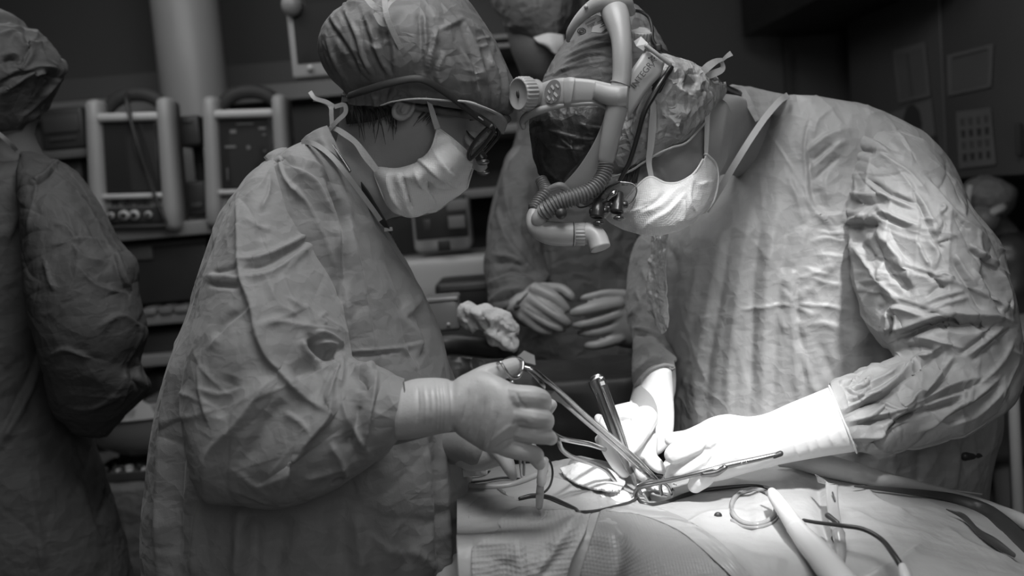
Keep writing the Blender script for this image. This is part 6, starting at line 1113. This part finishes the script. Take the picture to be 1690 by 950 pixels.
# ---- instruments
def rod(name, pts, m_, parent, **k): return mk(name, tpx(pts, **k), MG[m_], parent)
nh = thing('needle_holder', 'long steel needle holder reaching from the finger ring to the wound', 'surgical instrument', tuple(P(1000, 715, 1.3)))
rod('shank', [(866, 606, 1.20, 3.5), (882, 612, 1.20, 4.2), (905, 630, 1.21, 4.2), (935, 656, 1.24, 4.2), (970, 688, 1.28, 4.2), (1010, 722, 1.33, 4.5), (1050, 758, 1.38, 4.5), (1078, 785, 1.41, 3.5), (1088, 795, 1.425, 2)], 'steel', nh, n=14)
rod('shank', [(880, 630, 1.215, 4), (905, 642, 1.22, 4.2), (935, 668, 1.25, 4.2), (970, 698, 1.29, 4.2), (1010, 731, 1.34, 4.5), (1045, 763, 1.38, 4.2), (1070, 785, 1.41, 3.5)], 'steel', nh, n=14)
mk('shank_web', plate(PL((850, 612, 1.205), (884, 614, 1.205), (915, 645, 1.218), (945, 675, 1.25), (905, 655, 1.22), (868, 638, 1.205), (845, 630, 1.205), (835, 622, 1.205)), .003), MG['steel_dk'], nh, smooth=False)
mk('finger_ring', tpx([(821, 600, 1.185, 2.6), (826, 598, 1.18, 2.6), (834, 610, 1.178, 2.6), (844, 622, 1.18, 2.6), (856, 621, 1.185, 2.6), (863, 608, 1.19, 2.2), (862, 594, 1.20, 2), (850, 589, 1.215, 2), (836, 592, 1.22, 2), (826, 604, 1.215, 2.4), (824, 622, 1.205, 2.6), (832, 632, 1.195, 2.6), (846, 630, 1.19, 2.6)], n=12), MG['steel'], nh)
mk('ratchet_bow', tpx([(866, 606, 1.20, 3), (880, 616, 1.205, 5), (894, 630, 1.21, 6), (905, 645, 1.22, 3)], n=12, flat=.4), MG['steel'], nh)
fc = thing('flat_forceps', 'flat handled dark steel forceps standing upright in bright glove', 'surgical instrument', tuple(P(1010, 700, 1.40)))
def slab(name, pts, m_, parent, th=.006):
    """flat bar: pts (px,py,depth,width px)"""
    p = PL(*[q[:3] for q in pts]); p = cr(p, 40); w_ = cr(np.array([[q[3]*q[2]/FPX/2] for q in pts]), 40)[:, 0]; T = np.gradient(p, axis=0); T /= np.linalg.norm(T, axis=1)[:, None]
    D = p-CAMP; D /= np.linalg.norm(D, axis=1)[:, None]; Sx = np.cross(T, D); Sx /= np.linalg.norm(Sx, axis=1)[:, None]; Dn = np.cross(Sx, T); b = .82
    R = [np.array([p[i]+Sx[i]*w_[i]*a+Dn[i]*th*c_ for a, c_ in ((-1, -.6), (-b, -1), (b, -1), (1, -.6), (1, .6), (b, 1), (-b, 1), (-1, .6))]) for i in range(40)]
    return mk(name, loft(R, 40, lin=True), MG[m_], parent)
slab('blade', [(979, 620, 1.40, 10), (984, 627, 1.40, 28), (996, 655, 1.40, 27), (1012, 700, 1.405, 24), (1028, 745, 1.415, 18), (1036, 768, 1.42, 12), (1042, 778, 1.425, 9)], 'steel_dk', fc, .004)
slab('blade_ridge', [(990, 622, 1.394, 12), (1003, 655, 1.394, 12), (1020, 700, 1.399, 11), (1035, 745, 1.409, 8), (1042, 768, 1.414, 6)], 'steel', fc, .003)
mk('blade_slot', tpx([(985, 650, 1.393, 2), (1000, 692, 1.397, 3), (1012, 725, 1.404, 2)], n=8, flat=.5), MG['dark'], fc)
mk('engraved_mark', plate(PL((990, 630, 1.389), (997, 628, 1.389), (999, 634, 1.389), (992, 636, 1.389)), .0004), MG['device_lt'], fc, smooth=False)
slab('blade', [(1036, 765, 1.425, 10), (1045, 785, 1.43, 9), (1053, 805, 1.435, 8), (1061, 828, 1.44, 8)], 'steel', fc, .003)
rt = thing('wire_retractor', 'curved steel wire retractor at the left side of the wound', 'surgical instrument', tuple(P(960, 750, 1.38)))
rod('wire', [(915, 716, 1.30, 4), (922, 728, 1.30, 4), (928, 742, 1.31, 4), (945, 754, 1.33, 4), (975, 764, 1.36, 4), (998, 774, 1.39, 4), (1012, 790, 1.41, 4), (1022, 810, 1.43, 4)], 'steel', rt, n=12)
rod('wire', [(915, 718, 1.30, 5), (930, 724, 1.31, 4.5), (950, 728, 1.34, 4.5), (975, 733, 1.38, 4.5), (998, 741, 1.42, 4)], 'steel', rt, n=12)
rod('wire', [(1090, 770, 1.45, 3.5), (1098, 780, 1.45, 3.5), (1090, 800, 1.45, 3), (1092, 815, 1.45, 3)], 'steel', rt, n=12)
cl = thing('long_clamp', 'long steel clamp lying across the drape below the bright glove', 'surgical instrument', tuple(P(1170, 780, 1.38)))
rod('arm', [(1050, 822, 1.40, 4), (1049, 812, 1.395, 4), (1058, 802, 1.39, 4.5), (1080, 797, 1.385, 4.5), (1110, 791, 1.378, 4.5), (1150, 781, 1.37, 4.5), (1200, 768, 1.365, 5), (1250, 757, 1.36, 4.5), (1280, 750, 1.36, 4)], 'steel_dk', cl, n=14)
rod('arm', [(1160, 783, 1.366, 4), (1180, 779, 1.362, 7), (1196, 771, 1.36, 5)], 'steel_dk', cl, n=14); rod('box_joint', [(1162, 779, 1.36, 3), (1180, 775, 1.355, 4), (1192, 769, 1.357, 3)], 'steel', cl)
rod('arm', [(1120, 778, 1.40, 3), (1150, 770, 1.40, 4), (1172, 766, 1.40, 2)], 'steel_dk', cl); rod('jaw_tip', [(1278, 752, 1.36, 4.5), (1288, 748, 1.36, 5)], 'dark', cl)
for x, y_ in ((1224, 763), (1232, 761)): mk('rivet', ell(P(x, y_, 1.358), (.002, .002, .002)), MG['steel'], cl)
rod('wire_loop', [(1052, 800, 1.40, 2.5), (1075, 792, 1.41, 2.5), (1100, 800, 1.42, 2.5), (1108, 815, 1.42, 2.5)], 'steel', cl)
ck = mk('diathermy_lead', tpx([(a, b, on(a, b)[1]-.006, r) for a, b, r in ((1052, 820, 2.5), (1058, 829, 3.5), (1075, 833, 4), (1100, 829, 4), (1130, 817, 4), (1160, 809, 3.8), (1200, 804, 3.5), (1240, 801, 3), (1262, 804, 3), (1276, 812, 3))], n=10), MG['cable'], label='black cord running from the wound edge to the pale handpiece', cat='cable')
mk('diathermy_lead', tpx([(a, b, on(a, b)[1]-.010, r) for a, b, r in ((858, 822, 3), (880, 818, 4.5), (905, 820, 4), (930, 830, 3.5), (950, 840, 3.5), (956, 845, 3.5), (985, 842, 2.5), (1010, 836, 2.2), (1040, 828, 2.5), (1052, 820, 2.5))], n=10), MG['cable'], label='black cord end lying left of the wound over the gauze', cat='cable')
mk('loop_tube', tpx([(1280+0*t, 0, 0, 0) for t in ()] or [(1244+37*math.cos(t), 836+29*math.sin(t), on(1244+37*math.cos(t), 836+29*math.sin(t))[1]-.010, 4.2) for t in np.linspace(-.75, -.75-math.tau*.93, 20)], n=12), MG['clear_tube'], label='translucent coiled tube loop on the drape beside handpiece', cat='tube')
mk('loop_tube', tpx([(a, b, on(a, b)[1]-.004, 3) for a, b in ((1208, 858), (1225, 868), (1250, 870), (1275, 862), (1290, 846))], n=10), MG['clear_tube'], label='second thin clear tube just below the coiled loop', cat='tube')
hp = thing('suction_handpiece', 'pale tapered handpiece running down to bottom edge of the drape', 'handpiece', tuple(P(1320, 870, 1.2)))
mk('shaft', tpx([(1274, 812, 1.30, 8), (1280, 822, 1.28, 11), (1300, 850, 1.24, 14), (1315, 872, 1.21, 16), (1332, 893, 1.18, 20), (1352, 915, 1.14, 23), (1380, 950, 1.09, 26), (1430, 1010, 1.02, 27)], n=26), MG['white_pl2'] if 'white_pl2' in MG else MG['white_pl'], hp)
mk('collar', tpx([(1312, 868, 1.215, 16.5), (1317, 874, 1.208, 17.2)], n=26, dome=.1), MG['white_pl'], hp)
mk('tip_wire', tpx([(1262, 801, 1.33, 2.4), (1275, 806, 1.31, 3), (1282, 818, 1.28, 4)], n=8), MG['cable'], hp)
cp_ = thing('tube_clip', 'clear plastic clip strip standing beside the pale handpiece', 'clip', tuple(P(1378, 850, 1.27)))
pstrip('strip_body', [(1362, 796, 1.33), (1364, 830, 1.29), (1370, 870, 1.245), (1380, 905, 1.21)], [(1383, 798, 1.33), (1384, 830, 1.29), (1390, 870, 1.245), (1396, 903, 1.21)], MG['clear_tube'], cp_, th=.008, bul=.002)
pstrip('top_fold', [(1345, 782, 1.37), (1360, 790, 1.34), (1366, 800, 1.325)], [(1350, 796, 1.37), (1368, 800, 1.34), (1383, 796, 1.325)], MG['clear_tube'], cp_, th=.006)
for q in (((1366, 850), (1382, 862)), ((1376, 888), (1386, 902)), ((1374, 812), (1378, 826)), ((1390, 905), (1396, 930))): mk('dark_insert', tpx([(q[0][0], q[0][1], 1.235 if q[0][1] > 840 else 1.30, 5 if q[0][1] > 840 else 1.5), (q[1][0], q[1][1], 1.22 if q[0][1] > 840 else 1.29, 4 if q[0][1] > 840 else 1.5)], n=10), MG['dark2'], cp_)
mk('lower_body', tpx([(1384, 880, 1.215, 11), (1388, 910, 1.19, 9), (1386, 950, 1.14, 8)], n=14), MG['clear_tube'], cp_)
ac = thing('connector_lead', 'black lead curving over drape to white plug at bottom right', 'cable', tuple(P(1420, 880, 1.2)))
mk('lead', tpx([(1326, 858, 1.225, 3), (1350, 862, 1.21, 3.2), (1390, 867, 1.185, 3.8), (1425, 873, 1.17, 4), (1455, 890, 1.15, 4.3), (1475, 915, 1.12, 5), (1490, 938, 1.10, 5.5)], n=10), MG['cable'], ac)
mk('plug', tpx([(1490, 936, 1.10, 8), (1494, 950, 1.085, 10), (1500, 975, 1.07, 10)], n=16), MG['white_pl'], ac)
sc_ = thing('suction_tip', 'white capped suction tip standing in the mesh pad at left', 'suction tip', tuple(P(892, 800, 1.3)))
mk('cap_sleeve', tpx([(899, 760, 1.29, 7), (896, 772, 1.29, 8.5), (893, 796, 1.285, 8)], n=18), MG['white_pl'], sc_); mk('tip_shaft', tpx([(892, 797, 1.285, 6), (891, 815, 1.285, 7), (890, 835, 1.28, 6)], n=16), MG['clear_tube'], sc_)
mk('tube_loop', tpx([(896, 752, 1.30, 1.8), (908, 762, 1.30, 2), (912, 780, 1.30, 2), (908, 800, 1.295, 2), (898, 812, 1.29, 2), (888, 814, 1.285, 2)], n=8), MG['cable'], sc_)
hd = thing('hanging_scissors', 'small dark scissors held in the far glove below the fingers', 'surgical instrument', tuple(P(860, 760, 1.26)))
mk('blade', tpx([(857, 745, 1.262, 3), (859, 765, 1.262, 5), (861, 785, 1.262, 4)], n=10, flat=.4), MG['steel'], hd); mk('blade', tpx([(862, 745, 1.266, 3), (865, 765, 1.266, 4), (865, 783, 1.266, 3)], n=10, flat=.4), MG['steel_dk'], hd)
for pts, lb_ in (([(770, 784), (800, 780), (825, 774), (850, 776)], 'thin dark tube at the left end of the drape, upper one'), ([(768, 796), (800, 793), (830, 788), (860, 790)], 'thin dark tube at left end of the drape, lower one')):
    mk('thin_tube', tpx([(a, b, on(a, b)[1]-.012, 2) for a, b in pts], n=8), MG['cable'], label=lb_, cat='tube')
mk('pale_tube', tpx([(a, b, on(a, b)[1]-.010, 5) for a, b in ((765, 800), (800, 803), (840, 800), (875, 788), (900, 775))], n=12), MG['sheet'], label='pale thick tube crossing beneath the far glove', cat='tube')
mk('paper_packet', rbox(P(782, 775, 1.44), (.04, .03, .012), .002), MG['gauze'], label='white packet edge beside the woman gown at drape end', cat='packet')
# ---- things between the figures: drum, box, gauze, dark covered table
dt = P(800, 620, 1.95)
ct2 = thing('covered_stand', 'dark cloth covered stand between the gowned woman and the folded hands', 'stand', (dt[0]+.1, 2.05, 0))
S = surf([[(dt[0]-.2+u*.50, y_, z_) for u in np.linspace(0, 1, 8)] for y_, z_ in ((2.15, dt[2]-.03), (2.05, dt[2]), (1.9, dt[2]-.01), (1.86, dt[2]-.05), (1.85, dt[2]-.3), (1.84, .3))], 60, 60)
mk('cloth_cover', crumple(gridmesh(S), 8, 8, 151), MG['dark'], ct2, solid=.003); mk('stand_top', rbox((dt[0]+.05, 2.02, dt[2]-.035), (.46, .25, .03), .01), MG['dark2'], ct2); mk('stand_column', rbox((dt[0]+.05, 2.05, dt[2]/2-.02), (.1, .1, dt[2]-.05), .02), MG['dark2'], ct2)
mk('stand_base', rbox((dt[0]+.05, 2.02, .03), (.4, .24, .06), .02), MG['dark2'], ct2)
mk('dark_bolster', tpx([(715, 572, 1.95, 16), (750, 568, 1.95, 17), (800, 572, 1.93, 18), (840, 578, 1.93, 16)], n=24), MG['dark2'], label='dark rolled bolster beneath the white gauze bundle', cat='bolster')
S = patch([(728, 590, 1.85), (760, 588, 1.84), (800, 592, 1.84), (860, 590, 1.86)], [(860, 590, 1.86), (850, 605, 1.86), (830, 620, 1.86)], [(738, 640, 1.84), (770, 635, 1.83), (800, 628, 1.84), (830, 620, 1.86)], [(728, 590, 1.85), (732, 615, 1.84), (738, 640, 1.84)], 40, 60)
mk('film_wrap', crumple(gridmesh(S), 10, 14, 161), MG['glossy_dk'] if 'glossy_dk' in MG else MG['dark2'], label='crumpled dark plastic wrap hanging below the bolster', cat='wrap', solid=.002)
mk('paper_tag', plate(PL((852, 590, 1.84), (865, 578, 1.85), (882, 586, 1.85), (884, 602, 1.84), (868, 598, 1.84)), .002), MG['piping'], label='small bent white tag behind the needle holder ring', cat='tag', smooth=False)
c0, s = bxp(702, 492, 758, 548, 1.98, .09)
bx_ = thing('clear_container', 'clear plastic container with lid behind the woman forearm', 'container', (c0[0], c0[1], c0[2]-s[2]/2))
mk('tub', rbox(c0, s, .008), MG['box'], bx_); mk('lid', rbox(c0+[0, 0, s[2]*.45], (s[0]*1.04, s[1]*1.04, .012), .005), MG['box'], bx_)
mk('label_dot', ell(P(740, 535, 1.975), (.004, .003, .004)), MG['device_lt'], bx_)
g = G()
for a, b, c_, r in ((772, 512, 1.9, 16), (785, 520, 1.9, 18), (800, 522, 1.89, 20), (815, 530, 1.89, 20), (832, 535, 1.89, 18), (846, 541, 1.89, 13), (820, 550, 1.88, 16), (838, 562, 1.88, 15), (848, 567, 1.88, 11), (768, 520, 1.9, 12), (778, 535, 1.9, 13), (800, 508, 1.9, 6)):
    g.add(*ell(P(a, b, c_), (r*c_/FPX,)*3))
V, F = remesh(*g.get(), .0028, 14)
ws = []; wf(-14, 5, 5, 1.6, (822, 543), (828, 546)); wf(8, 3, 6, 1.2, (765, 505), (775, 520), (770, 535)); wf(8, 3, 6, 1.2, (775, 508), (790, 518), (805, 512)); wf(-8, 4, 4, 1.6, (772, 520), (778, 532), (790, 536)); wf(6, 3, 6, 1.2, (800, 520), (812, 535), (808, 548)); wf(-6, 3, 3, 1.6, (832, 555), (842, 560), (848, 572)); wf(5, 3, 5, 1.2, (815, 520), (835, 528), (850, 542)); wf(-6, 3, 3, 1.5, (788, 512), (800, 524), (806, 540))
mk('gauze_bundle', sculpt(creases(crumple((V, F), 3, 22, 171), 5, 26, .003, 3), ws), MG['gauze2'] if 'gauze2' in MG else MG['gauze'], label='crumpled white gauze bundle on the dark bolster', cat='gauze')
